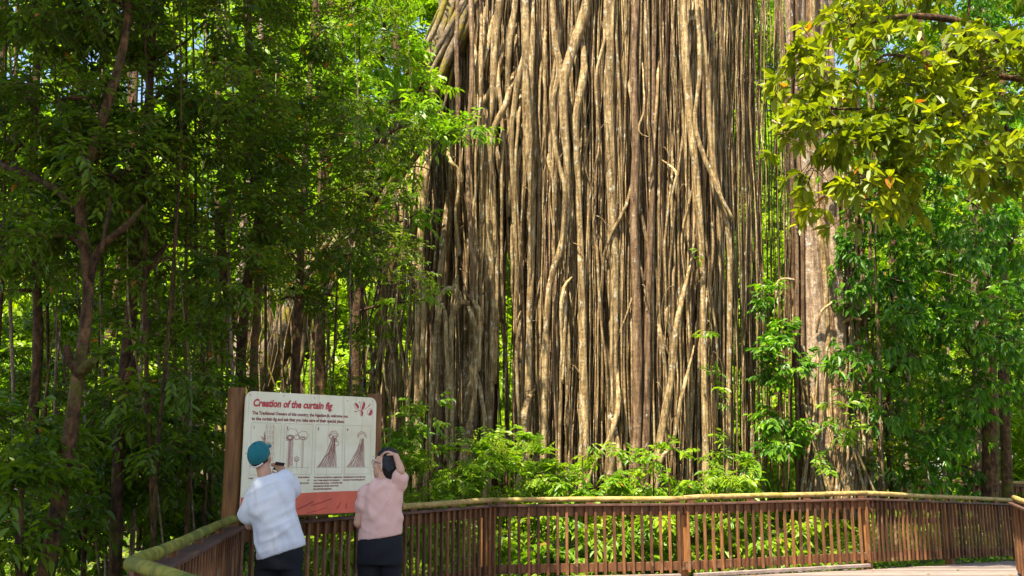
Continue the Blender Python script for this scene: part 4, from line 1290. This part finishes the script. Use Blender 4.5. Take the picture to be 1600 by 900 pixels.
# red band with its gently curved upper edge
ra = .068
top = [(SW * f, SH * (1 - (.152 + .033 * f + .01 * math.sin(f * math.pi)))) for f in np.linspace(0, 1, 13)]
low = [(SW - ra + ra * math.sin(a), SH - ra + ra * math.cos(a)) for a in np.linspace(math.pi / 2, 0, 7)] + [(ra - ra * math.sin(a), SH - ra + ra * math.cos(a)) for a in np.linspace(0, math.pi / 2, 7)]
band = flat([(u + (.002 if u == 0 else 0), v) for u, v in top] + low, -.012, .002, M['sign_red'], 'red_band', sign)


def text(body, u, v, cap, width=None, shear=0.0, mat='ink', parent=board, weight=0.0, name='lettering', spacing=1.0):
    cu = bpy.data.curves.new('t', 'FONT')
    cu.body = body
    cu.size = cap / 0.70
    cu.shear = shear
    cu.offset = weight
    cu.resolution_u = 3
    cu.space_character = spacing
    o = bpy.data.objects.new('t', cu)
    COL.objects.link(o)
    dg = bpy.context.evaluated_depsgraph_get()
    me = bpy.data.meshes.new_from_object(o.evaluated_get(dg))
    bpy.data.objects.remove(o)
    bpy.data.curves.remove(cu)
    co = np.zeros(len(me.vertices) * 3)
    me.vertices.foreach_get('co', co)
    co = co.reshape(-1, 3)
    if width:
        co[:, 0] *= width / max(1e-6, co[:, 0].max())
    out = np.stack([u + co[:, 0], np.full(len(co), -.0135), SZ0 + SH - v + co[:, 1]], -1)
    me.vertices.foreach_set('co', out.ravel())
    me.update()
    me.name = name
    me.materials.clear()
    me.materials.append(M[mat])
    return link(name, me, parent)


H = SH
text('Creation of the curtain fig', .051 * SW, .120 * H, .066, .592 * SW, .22, 'ink_red', weight=.0042, name='title')
text('The Traditional Owners of this country, the Ngadjon-Jii, welcome you', .051 * SW, .187 * H, .030, .715 * SW, 0, 'ink', weight=.0014, name='subtitle')
text('to the curtain fig and ask that you take care of their special place.', .049 * SW, .233 * H, .030, .690 * SW, 0, 'ink', weight=.0014, name='subtitle')
PAN = [(.049, .261), (.286, .496), (.518, .730), (.748, .957)]


def stroke(pts, w, mat, parent, name='drawn_line', y=-.0135):
    """A flat printed line on the board."""
    p = np.array(pts, float)
    t = norm(np.gradient(p, axis=0))
    nrm = np.stack([-t[:, 1], t[:, 0]], -1) * w / 2
    L_, R_ = p + nrm, p - nrm
    V = [(q[0], y, SZ0 + SH - q[1]) for q in np.concatenate([L_, R_])]
    n = len(p)
    return V, [(i, i + 1, n + i + 1, n + i) for i in range(n - 1)]


class Ink:
    def __init__(self):
        self.b = Buf()

    def line(self, pts, w=.003, jit=0.0, y=-.0135):
        p = np.array(pts, float) + (rk.normal(0, jit, (len(pts), 2)) if jit else 0)
        v, f = stroke(p, w * 0.95, None, None, y=y)
        self.b.add(v, f, smooth=False)

    def arc(self, cu, cv, ru, rv, a0=0, a1=360, w=.003, wob=.06, n=26):
        a = np.radians(np.linspace(a0, a1, n))
        q = 1 + wob * np.sin(a * 7 + rk.uniform(0, 6)) + rk.normal(0, wob * .3, n)
        self.line(np.stack([cu + ru * q * np.cos(a), cv + rv * q * np.sin(a)], -1), w)

    def done(self, name, mat):
        return self.b.build(name, M[mat], board)


rk = np.random.default_rng(61)
for k, (a, c) in enumerate(PAN):
    u0, u1, v0, v1 = a * SW, c * SW, .254 * H, .672 * H
    I = Ink()
    for s in ([(u0, v0), (u1, v0)], [(u1, v0), (u1, v1)], [(u1, v1), (u0, v1)], [(u0, v1), (u0, v0)]):
        I.line([s[0], ((s[0][0] + s[1][0]) / 2, (s[0][1] + s[1][1]) / 2), s[1]], .0035)
    if k:
        I.line([(u0 + .02, .615 * H), ((u0 + u1) / 2, .615 * H), (u1 - .02, .615 * H)], .004)
    I.done('panel_frame', 'ink_pale')
    text('1234'[k], u0 + .018, .302 * H, .027, None, 0, 'ink', weight=.001, name='numeral')
# panel 1: a trunk with a seedling
I = Ink()
u0 = PAN[0][0] * SW
for du, w in ((.155, .005), (.235, .005), (.17, .003), (.188, .003), (.205, .003), (.222, .003)):
    for seg in range(9):
        va = .265 * H + seg * .044 * H
        I.line([(u0 + du + rk.normal(0, .003), va), (u0 + du + rk.normal(0, .003), va + .02 * H), (u0 + du + rk.normal(0, .003), va + .036 * H)], w)
for q in range(5):
    I.line([(u0 + .15, (.44 - q * .02) * H), (u0 + .135, (.40 - q * .018) * H), (u0 + .10 + .012 * q, (.36 + .01 * q) * H)], .006)
I.done('trunk_drawing', 'ink_soft')
# panel 2: two trees and a small one
I = Ink()
u0 = PAN[1][0] * SW
for i in range(26):
    v = (.615 - i * .0088) * H
    I.line([(u0 + .052 + rk.normal(0, .003), v), (u0 + .07, v - .02), (u0 + .092 + rk.normal(0, .003), v - .028)], .0055)
for s in (.05, .095):
    I.line([(u0 + s, .615 * H), (u0 + s + .002, .5 * H), (u0 + s, .385 * H)], .005)
for q in range(5):
    I.arc(u0 + .075 + rk.normal(0, .02), .365 * H + rk.normal(0, .006), .03, .022, w=.006, wob=.2)
I.arc(u0 + .08, .335 * H, .062, .048, 150, 390, .004, .1)
I.arc(u0 + .205, .345 * H, .052, .038, 150, 390, .004, .1)
for q in range(3):
    I.arc(u0 + .205 + rk.normal(0, .02), .372 * H, .028, .014, w=.005, wob=.2)
for s in (.199, .211):
    I.line([(u0 + s, .615 * H), (u0 + s, .5 * H), (u0 + s, .385 * H)], .004)
I.arc(u0 + .14, .545 * H, .026, .022, w=.006, wob=.15)
I.arc(u0 + .142, .55 * H, .014, .012, w=.005, wob=.2)
I.line([(u0 + .14, .615 * H), (u0 + .139, .59 * H), (u0 + .14, .565 * H)], .004)
I.done('strangled_tree_drawing', 'ink_soft')
# panels 3 and 4: the curtain of roots
for k, (apex, wide) in enumerate(((.225, .22), (.222, .215))):
    I = Ink()
    u0 = PAN[2 + k][0] * SW
    at_, bt = .36 * H, .612 * H
    for i in range(26):
        f = i / 25.0
        ub = u0 + .03 + wide * f
        ut = u0 + apex - .055 * (1 - f) * .8 + rk.normal(0, .004)
        vt = at_ + (1 - f) * .10 * H * rk.uniform(.1, 1.3)
        n = 7
        g_ = np.linspace(0, 1, n)
        I.line(np.stack([ut + (ub - ut) * g_ ** 1.25 + rk.normal(0, .003, n), vt + (bt - vt) * g_], -1), .0048 if k == 0 else .004)
    I.arc(u0 + apex - .02, .345 * H, .052, .045, 160, 380, .006, .08)
    I.arc(u0 + apex - .02, .348 * H, .04, .03, 170, 370, .006, .12)
    if k == 0:
        for q in range(4):
            I.arc(u0 + apex - .02 + rk.normal(0, .018), .375 * H + rk.normal(0, .01), .026, .02, w=.006, wob=.2)
        I.arc(u0 + apex + .018, .41 * H, .022, .024, -120, 120, .006, .1)
    I.done('curtain_drawing', 'ink_soft')
CAP = [(0, ['A seed']), (1, ['', 'the fig developed', 'and', 'the host tree.']),
       (2, ['The host tree then fell into a neighbouring', 'tree.  A stage unique to the development', 'of the curtain fig tree.  Vertical fig roots', "descended from the fig's trunk to form", 'the curtain-like appearance.']),
       (3, ['Eventually the host tree rotted away', 'leaving the free-standing fig tree.'])]
full = 42.0
for k, lines in CAP:
    u0, u1 = PAN[k][0] * SW, PAN[k][1] * SW
    for j, s in enumerate(lines):
        if not s:
            continue
        w = (u1 - u0) * len(s) / full
        if k == 1:
            text(s, u1 - w - .02, (.700 + (j - 1) * .024) * H, .0165, w, 0, 'ink', weight=.0008, name='caption')
        else:
            text(s, u0 - .004, (.703 + j * .024) * H, .0165, w, 0, 'ink', weight=.0008, name='caption')
# fig fruit emblem
I = Ink()
eu, ev = .885 * SW, .10 * H
for (du, dv, ru, rv, a) in ((-.075, -.02, .022, .036, -40), (.0, -.03, .026, .042, 20), (.09, .035, .03, .036, 30), (-.012, .05, .018, .028, 0)):
    n = 22
    th = np.linspace(0, 2 * math.pi, n)
    ca, sa = math.cos(math.radians(a)), math.sin(math.radians(a))
    X_ = ru * np.cos(th); Y_ = rv * np.sin(th)
    I.line(np.stack([eu + du + X_ * ca - Y_ * sa, ev + dv + X_ * sa + Y_ * ca], -1), .004)
    for q in np.linspace(-.1, .9, 5):
        th2 = np.linspace(-1.1, 1.1, 7)
        X_ = ru * q * np.cos(th2); Y_ = rv * .9 * np.sin(th2)
        I.line(np.stack([eu + du + X_ * ca - Y_ * sa, ev + dv + X_ * sa + Y_ * ca], -1), .006)
I.line([(eu - .09, ev + .04), (eu - .03, ev + .02), (eu + .03, ev + .005), (eu + .08, ev - .03)], .005)
I.line([(eu - .0, ev - .0), (eu - .01, ev + .02), (eu - .012, ev + .03)], .004)
for (du, dv) in ((-.04, -.06), (.075, -.03), (.09, -.045), (-.09, .035)):
    I.arc(eu + du, ev + dv, .006, .005, w=.005, wob=.1, n=9)
I.done('fruit_emblem', 'ink_red')
# darker scrapes on the red band
I = Ink()
for (ua, va, ub, vb, w) in ((.40, .955, .52, .895, .012), (.50, .93, .66, .875, .010), (.47, .99, .62, .95, .006), (.70, .965, .73, .91, .010), (.77, .965, .775, .92, .010), (.86, .90, .92, .935, .014), (.15, .95, .24, .91, .012)):
    I.line([(ua * SW, va * H), ((ua + ub) / 2 * SW, (va + vb) / 2 * H + .004), (ub * SW, vb * H)], w, y=-.0155)
I.b.build('scrape', M['scratch'], band)
for (u, v) in ((.03, .03), (.27, .025), (.5, .03), (.76, .04), (.965, .03), (.02, .5), (.985, .52), (.03, .965), (.97, .97)):
    a = np.linspace(0, 2 * math.pi, 9)[:-1]
    flat([(u * SW + .006 * math.cos(q), v * H + .006 * math.sin(q)) for q in a], -.012 - (.002 if v > .83 else 0), .003, M['metal'], 'screw', board)
for (u, ztop) in ((-.045, 2.285), (SW + .050, 2.30)):
    pts = np.array([(u, .09, z) for z in np.linspace(-.62, ztop, 14)])
    ps = Buf().tube(pts, .076 + .001 * np.sin(np.arange(14)), 18, tint=.5).build('sign_post', M['sign_post'], sign)
for v in (.12, .88):
    Buf().box((SW / 2, .021, SZ0 + SH - v * SH), (SW - .02, .040, .07), tint=.4).build('batten', M['stain'], sign)

# ------------------------------------------------------------------ people
def capsule(bm, p0, p1, r0, r1, seg=12):
    p0 = Vector(p0); p1 = Vector(p1)
    d = p1 - p0
    q = d.to_track_quat('Z', 'Y').to_matrix().to_4x4()
    for c, r in ((p0, r0), (p1, r1)):
        bmesh.ops.create_uvsphere(bm, u_segments=seg, v_segments=8, radius=r, matrix=Matrix.Translation(c))
    bmesh.ops.create_cone(bm, cap_ends=True, segments=seg, radius1=r0, radius2=r1, depth=d.length, matrix=Matrix.Translation((p0 + p1) / 2) @ q)


def ellip(bm, c, r, rot=(0, 0, 0)):
    R = Matrix.Rotation(rot[2], 4, 'Z') @ Matrix.Rotation(rot[1], 4, 'Y') @ Matrix.Rotation(rot[0], 4, 'X')
    bmesh.ops.create_uvsphere(bm, u_segments=18, v_segments=12, radius=1.0, matrix=Matrix.Translation(c) @ R @ Matrix.Diagonal((*r, 1)))


def loft(bm, rings, n=24):
    """rings: (center, rx, ry, tilt about y) stacked upwards -> closed shell."""
    rows = []
    for (c, rx, ry, tilt) in rings:
        row = []
        for k in range(n):
            a = 2 * math.pi * k / n
            ca, sa = math.cos(a), math.sin(a)
            # slightly squared oval
            e = 0.85
            x = rx * math.copysign(abs(ca) ** e, ca)
            y = ry * math.copysign(abs(sa) ** e, sa)
            row.append(bm.verts.new((c[0] + x * math.cos(tilt), c[1] + y, c[2] + x * math.sin(tilt))))
        rows.append(row)
    for a, b in zip(rows[:-1], rows[1:]):
        for k in range(n):
            bm.faces.new((a[k], a[(k + 1) % n], b[(k + 1) % n], b[k]))
    bm.faces.new(rows[0][::-1])
    bm.faces.new(rows[-1])


def folds(co, amp, sc, seed, ax=(1.0, 1.0, 1.0)):
    from mathutils import noise as mn
    o = np.zeros(len(co))
    for i, c in enumerate(co):
        v = Vector((c[0] * sc * ax[0] + seed, c[1] * sc * ax[1], c[2] * sc * ax[2]))
        w = mn.noise_vector(v * 0.7) * 0.7
        q = mn.noise(v + w * 0.5)
        o[i] = math.exp(-(q * 4.2) ** 2) * 1.4 - 0.5
    return amp * o


def skin(name, fn, mat, parent, voxel=.012, smooth=6, wrinkle=None):
    bm = bmesh.new()
    fn(bm)
    bmesh.ops.recalc_face_normals(bm, faces=bm.faces)
    me = bpy.data.meshes.new(name)
    bm.to_mesh(me)
    bm.free()
    o = bpy.data.objects.new(name, me)
    COL.objects.link(o)
    md = o.modifiers.new('r', 'REMESH')
    md.mode = 'VOXEL'
    md.voxel_size = voxel
    if smooth:
        sm = o.modifiers.new('s', 'SMOOTH')
        sm.iterations = smooth
        sm.factor = .5
    dg = bpy.context.evaluated_depsgraph_get()
    out = bpy.data.meshes.new_from_object(o.evaluated_get(dg))
    bpy.data.objects.remove(o)
    if wrinkle:
        n = len(out.vertices)
        co = np.zeros(n * 3); nr = np.zeros(n * 3)
        out.vertices.foreach_get('co', co)
        out.vertex_normals.foreach_get('vector', nr)
        co = co.reshape(-1, 3); nr = nr.reshape(-1, 3)
        co = co + nr * wrinkle(co)[:, None]
        out.vertices.foreach_set('co', co.ravel())
    out.polygons.foreach_set('use_smooth', np.ones(len(out.polygons), bool))
    out.update()
    out.name = name
    out.materials.clear()
    out.materials.append(mat)
    return link(name, out, parent)


def fingers(bm, wrist, palm_dir, spread, curl, s=1.0, thumb=1):
    """A hand: palm, four unequal bent fingers and a thumb off the side of the palm."""
    w = Vector(wrist); d = Vector(palm_dir).normalized(); sp = Vector(spread).normalized(); cu = Vector(curl).normalized()
    k = w + d * .075 * s
    for j in range(4):
        off = sp * (j - 1.5) * .019 * s
        capsule(bm, w + off * .6 + d * .012 * s, k + off, .013 * s, .0125 * s, 10)
        L = (.068, .078, .074, .058)[j] * s
        a = k + off
        b_ = a + (d * .80 + cu * .45).normalized() * L * .5
        c_ = b_ + (d * .35 + cu * .9).normalized() * L * .32
        e_ = c_ + (d * .05 + cu * 1.0).normalized() * L * .25
        capsule(bm, a, b_, .0100 * s, .0092 * s, 10)
        capsule(bm, b_, c_, .0092 * s, .0084 * s, 10)
        capsule(bm, c_, e_, .0084 * s, .0072 * s, 10)
    t0 = w + d * .025 * s + sp * thumb * .026 * s
    t1 = t0 + (d * .6 + sp * thumb * .8 + cu * .25).normalized() * .038 * s
    t2 = t1 + (d * .9 + sp * thumb * .15 + cu * .4).normalized() * .030 * s
    capsule(bm, t0, t1, .0135 * s, .0112 * s, 10)
    capsule(bm, t1, t2, .0112 * s, .0088 * s, 10)


def head(bm, c, s, pitch, yaw, roll=0.0, big_nose=1.0):
    """Head facing +y before turning; c = centre of the skull."""
    R = Matrix.Translation(c) @ Matrix.Rotation(yaw, 4, 'Z') @ Matrix.Rotation(roll, 4, 'Y') @ Matrix.Rotation(pitch, 4, 'X')
    def E(p, r):
        bmesh.ops.create_uvsphere(bm, u_segments=18, v_segments=12, radius=1.0, matrix=R @ Matrix.Translation(Vector(p) * s) @ Matrix.Diagonal((r[0] * s, r[1] * s, r[2] * s, 1)))
    E((0, -.005, .02), (.076, .095, .095))
    E((0, .035, -.045), (.060, .060, .070))
    E((0, .055, -.085), (.038, .035, .028))
    E((0, .096, -.022), (.012, .018, .020)); E((0, .088, .004), (.009, .012, .028))
    E((0, .086, -.058), (.024, .012, .008)); E((0, .084, -.070), (.022, .012, .008))
    for sx in (-1, 1):
        E((sx * .078, -.005, -.015), (.010, .020, .032))
        E((sx * .042, .062, -.02), (.024, .022, .022))
        E((sx * .032, .080, .022), (.024, .012, .009))
    return R


# --- the man in white
man = thing('person', 'person in white T-shirt and teal cap looking up, seen from behind', 'person', (XY(437, 7.8), 7.8, 0.0))
MR = {}
man.scale = (.94, .94, 1.0)


def man_body(bm):
    # legs, pelvis, trunk under the clothes
    for sx in (-1, 1):
        capsule(bm, (sx * .10 + .03, 0, .90), (sx * .12 + .03, .01, .50), .080, .055)
        capsule(bm, (sx * .12 + .03, .01, .50), (sx * .13 + .03, -.03, .10), .054, .038)
    capsule(bm, (-.03, 0, .95), (.09, 0, .95), .11, .11)
    capsule(bm, (.03, 0, .98), (-.04, -.05, 1.28), .11, .12)
    capsule(bm, (-.13, -.05, 1.36), (.02, -.05, 1.42), .085, .085)
    capsule(bm, (-.085, -.05, 1.42), (-.135, -.045, 1.58), .064, .056)
    MR['head'] = head(bm, (-.160, -.03, 1.640), 1.03, math.radians(36), math.radians(-14), math.radians(-9))
    # right arm up to the phone
    capsule(bm, (.02, -.04, 1.44), (.10, .09, 1.37), .050, .043)
    capsule(bm, (.10, .10, 1.365), (-.005, .22, 1.475), .043, .028)
    fingers(bm, (-.012, .225, 1.485), (-.45, .12, .85), (.85, .2, .35), (-.6, -.4, .1), 1.0, -1)
    # left arm lowered, bent forward
    capsule(bm, (-.20, -.05, 1.36), (-.235, .02, 1.11), .050, .043)
    capsule(bm, (-.235, .03, 1.11), (-.10, .22, 1.20), .041, .028)
    fingers(bm, (-.09, .235, 1.21), (.65, .55, .5), (-.3, -.2, .9), (.6, -.5, .3), 1.0, 1)


body_m = skin('body', man_body, M['skin'], man, .008, 4)


def shirt_m(bm):
    loft(bm, [((.045, -.01, .895), .215, .140, .30), ((.040, -.015, .94), .213, .140, .29), ((.030, -.02, 1.02), .196, .134, .20), ((.006, -.035, 1.13), .186, .128, .12),
              ((-.030, -.05, 1.24), .190, .128, .12), ((-.060, -.055, 1.33), .200, .122, .20), ((-.075, -.055, 1.40), .190, .110, .30), ((-.086, -.055, 1.462), .120, .088, .30), ((-.095, -.055, 1.497), .080, .074, .28)])
    capsule(bm, (-.190, -.05, 1.340), (-.232, -.045, 1.25), .080, .078)
    capsule(bm, (-.232, -.045, 1.25), (-.240, -.02, 1.185), .078, .084)
    capsule(bm, (.010, -.05, 1.430), (.055, .0, 1.450), .080, .080)
    capsule(bm, (.050, -.0, 1.440), (.095, .075, 1.385), .076, .072)


def wr_m(co):
    u = co.copy()
    u[:, 0] = co[:, 0] * .9 + co[:, 2] * .35
    u[:, 2] = co[:, 2] - co[:, 0] * .5
    return np.clip((co[:, 2] - .86 - .3 * co[:, 0]) / .14, .12, 1) * folds(u, .015, 4.4, 3.0, (1.7, 1.0, .5)) + np.clip((co[:, 2] - .86 - .3 * co[:, 0]) / .14, .12, 1) * folds(u[:, [2, 1, 0]], .005, 5.5, 7.0, (1.6, 1.0, .6))


skin('shirt', shirt_m, M['white_shirt'], man, .010, 5, wr_m)


def trousers_m(bm):
    loft(bm, [((.03, 0, .78), .195, .135, 0), ((.03, 0, .90), .200, .140, .1), ((.03, -.005, 1.0), .185, .128, .15)])
    for sx in (-1, 1):
        capsule(bm, (sx * .095 + .03, 0, .86), (sx * .118 + .03, .01, .48), .108, .085)
        capsule(bm, (sx * .118 + .03, .01, .48), (sx * .125 + .03, -.025, .10), .085, .074)


skin('trousers', trousers_m, M['black_cloth'], man, .012, 5, lambda c: .004 * np.sin(40 * c[:, 2] + 20 * c[:, 0]))
for sx in (-1, 1):
    skin('shoe', lambda bm, sx=sx: (capsule(bm, (sx * .125 + .03, -.06, .048), (sx * .14 + .03, .13, .042), .047, .040), ellip(bm, (sx * .128 + .03, -.04, .08), (.045, .06, .05))), M['shoe'], man, .01, 4)
HR = MR['head']


def cap_fn(bm):
    bmesh.ops.create_uvsphere(bm, u_segments=24, v_segments=16, radius=1.0, matrix=HR @ Matrix.Translation((0, -.006, .030)) @ Matrix.Diagonal((.092, .112, .104, 1)))
    # cut to a dome above the ears
    geom = bm.verts[:] + bm.edges[:] + bm.faces[:]
    no = (HR.to_3x3() @ Vector((0, .12, 1))).normalized()
    r = bmesh.ops.bisect_plane(bm, geom=geom, plane_co=HR @ Vector((0, 0, -.012)), plane_no=no, clear_inner=True)
    bmesh.ops.holes_fill(bm, edges=[e for e in bm.edges if e.is_boundary])


hat = skin('cap', cap_fn, M['teal_cap'], man, .007, 2)


def seams(bm):
    for k in range(6):
        az = math.radians(60 * k + 30)
        pr_ = None
        for e in np.linspace(4, 86, 9):
            el = math.radians(e)
            q = HR @ Vector((.0925 * math.cos(el) * math.sin(az), -.006 + .1125 * math.cos(el) * math.cos(az), .030 + .1045 * math.sin(el)))
            if pr_ is not None:
                capsule(bm, pr_, q, .0022, .0022, 6)
            pr_ = q


skin('cap_seam', seams, M['teal_cap'], hat, .0025, 0)


def brim(bm):
    for k in range(9):
        a = math.radians(-60 + 15 * k)
        p0 = HR @ Vector((.085 * math.sin(a), .075 * math.cos(a) + .02, .030))
        p1 = HR @ Vector((.080 * math.sin(a), .125 * math.cos(a) + .055, .012))
        capsule(bm, p0, p1, .006, .005, 8)


skin('brim', brim, M['teal_cap'], hat, .006, 2)


def strap(bm):
    for k in range(8):
        a0, a1 = [math.radians(180 - 38 + 9.5 * (k + q)) for q in (0, 1)]
        p = [HR @ Vector((.090 * math.sin(a), .112 * math.cos(a) - .006, -.014 + .012 * abs(math.sin(a)))) for a in (a0, a1)]
        capsule(bm, p[0], p[1], .0085, .0085, 8)


skin('strap', strap, M['strap'], hat, .005, 2)


def hair_m(bm):
    bmesh.ops.create_uvsphere(bm, u_segments=20, v_segments=14, radius=1.0, matrix=HR @ Matrix.Translation((0, -.022, -.006)) @ Matrix.Diagonal((.080, .086, .066, 1)))


skin('hair', hair_m, M['hair'], man, .008, 2)
button = skin('button', lambda bm: bmesh.ops.create_uvsphere(bm, u_segments=10, v_segments=6, radius=.011, matrix=HR @ Matrix.Translation((0, -.005, .134))), M['teal_cap'], hat, .004, 0)
phone = tag(Buf().box((0, 0, 0), (.075, .010, .14), np.array(Matrix.Rotation(1.1, 3, 'X') @ Matrix.Rotation(.35, 3, 'Y')), bevel=.003).build('phone', M['phone'], None, (XY(437, 7.8) - .060, 7.8 + .235, 1.565)),
            'small black phone held up before the face under the teal cap', 'phone')

# --- the woman in pink
WX, WY = XY(597, 8.3), 8.3
wom = thing('person', 'person in pink T-shirt and glasses with one hand on dark hair', 'person', (WX, WY, 0.0))
wom.scale = (.95, .95, 1.0)


def wom_body(bm):
    for sx in (-1, 1):
        capsule(bm, (sx * .095, 0, .88), (sx * .10, .01, .48), .085, .056)
        capsule(bm, (sx * .10, .01, .48), (sx * .10, -.03, .10), .054, .038)
    capsule(bm, (-.06, 0, .93), (.06, 0, .93), .11, .11)
    capsule(bm, (.0, 0, .96), (.02, -.01, 1.25), .11, .12)
    capsule(bm, (-.09, -.01, 1.36), (.12, -.01, 1.38), .07, .07)
    capsule(bm, (.022, -.01, 1.38), (.012, .0, 1.50), .058, .052)
    MR['w'] = head(bm, (.026, .012, 1.575), 1.06, math.radians(8), math.radians(74), 0)
    # right arm: up, elbow out to the right and back, hand on the crown
    capsule(bm, (.145, -.01, 1.41), (.180, -.10, 1.530), .046, .038)
    capsule(bm, (.180, -.10, 1.540), (.135, -.085, 1.650), .037, .026)
    fingers(bm, (.132, -.08, 1.660), (-.80, .25, .30), (-.15, .9, .1), (-.55, .1, -.80), 1.0, -1)
    # left arm: down, forearm forward
    capsule(bm, (-.135, -.01, 1.36), (-.195, -.01, 1.10), .052, .045)
    capsule(bm, (-.195, .0, 1.095), (-.15, .22, 1.16), .044, .029)
    fingers(bm, (-.145, .235, 1.165), (.25, .85, .35), (.2, -.3, .9), (.9, .1, .2), .95, 1)


skin('body', wom_body, M['skin_f'], wom, .008, 4)


def shirt_w(bm):
    loft(bm, [((.0, .0, .975), .196, .140, .16), ((.0, .0, 1.015), .196, .140, .15), ((.004, .0, 1.10), .186, .134, .06), ((.014, -.005, 1.22), .176, .128, .03),
              ((.020, -.01, 1.32), .172, .120, .03), ((.02, -.01, 1.39), .165, .108, .04), ((.02, -.01, 1.435), .105, .085, .03), ((.018, -.01, 1.458), .074, .070, .0)])
    capsule(bm, (-.120, -.01, 1.350), (-.150, -.01, 1.285), .072, .070)
    capsule(bm, (-.150, -.01, 1.285), (-.162, -.01, 1.235), .070, .078)
    capsule(bm, (.125, -.01, 1.37), (.155, -.03, 1.42), .070, .068)
    capsule(bm, (.150, -.03, 1.42), (.168, -.062, 1.475), .068, .066)


def wr_w(co):
    u = co.copy()
    u[:, 0] = co[:, 0] - co[:, 2] * .5
    u[:, 2] = co[:, 2] + co[:, 0] * .5
    return np.clip((co[:, 2] - .96 - .15 * co[:, 0]) / .12, .12, 1) * folds(u, .013, 4.8, 5.0, (1.7, 1.0, .5)) + np.clip((co[:, 2] - .96 - .15 * co[:, 0]) / .12, .12, 1) * folds(u[:, [2, 1, 0]], .005, 6.0, 11.0, (1.6, 1.0, .6))


skin('shirt', shirt_w, M['pink_shirt'], wom, .010, 5, wr_w)


def trousers_w(bm):
    loft(bm, [((.0, 0, .76), .200, .150, 0), ((.0, 0, .88), .205, .155, .03), ((.0, 0, .985), .188, .138, .08)])
    for sx in (-1, 1):
        capsule(bm, (sx * .092, 0, .84), (sx * .10, .01, .46), .112, .085)
        capsule(bm, (sx * .10, .01, .46), (sx * .102, -.025, .10), .085, .070)


skin('trousers', trousers_w, M['black_cloth'], wom, .012, 5, lambda c: .004 * np.sin(38 * c[:, 2] - 20 * c[:, 0]))
for sx in (-1, 1):
    skin('shoe', lambda bm, sx=sx: (capsule(bm, (sx * .10, -.05, .045), (sx * .11, .12, .040), .044, .038), ellip(bm, (sx * .102, -.035, .075), (.042, .055, .045))), M['shoe'], wom, .01, 4)
WR = MR['w']


def hair_w(bm):
    def E(p, r):
        bmesh.ops.create_uvsphere(bm, u_segments=20, v_segments=14, radius=1.0, matrix=WR @ Matrix.Translation(p) @ Matrix.Diagonal((*r, 1)))
    E((0, -.042, .040), (.096, .088, .100))
    E((0, -.060, -.025), (.092, .074, .090))
    E((.062, -.040, .005), (.036, .050, .066)); E((-.062, -.040, .005), (.036, .050, .066))
    E((0, .034, .088), (.070, .042, .034)); E((0, -.02, .125), (.062, .070, .026))
    E((0, -.088, -.075), (.066, .045, .050))


def wr_h(co):
    return .004 * np.sin(90 * co[:, 0] + 30 * co[:, 2]) + .004 * np.sin(70 * co[:, 1] - 40 * co[:, 2])


skin('hair', hair_w, M['hair'], wom, .008, 2, wr_h)


def specs(bm):
    for sx in (-1, 1):
        c = Vector((sx * .034, .108, .012))
        ring = [c + Vector((.027 * math.cos(a), -.004 * abs(math.cos(a)), .020 * math.sin(a))) for a in np.linspace(0, 2 * math.pi, 13)]
        for a, b_ in zip(ring[:-1], ring[1:]):
            capsule(bm, WR @ a, WR @ b_, .0028, .0028, 6)
        capsule(bm, WR @ Vector((sx * .061, .104, .018)), WR @ Vector((sx * .084, .0, .012)), .0028, .0028, 6)
    capsule(bm, WR @ Vector((-.008, .108, .014)), WR @ Vector((.008, .108, .014)), .0028, .0028, 6)


skin('glasses', specs, M['phone'], wom, .0022, 0)
tag(Buf().box((0, 0, 0), (.012, .075, .15), np.array(Matrix.Rotation(-.5, 3, 'X')), bevel=.003).build('phone', M['phone'], None, (WX - .105, WY + .30, 1.215)),
    'dark phone in the lowered hand by the pink sleeve', 'phone')
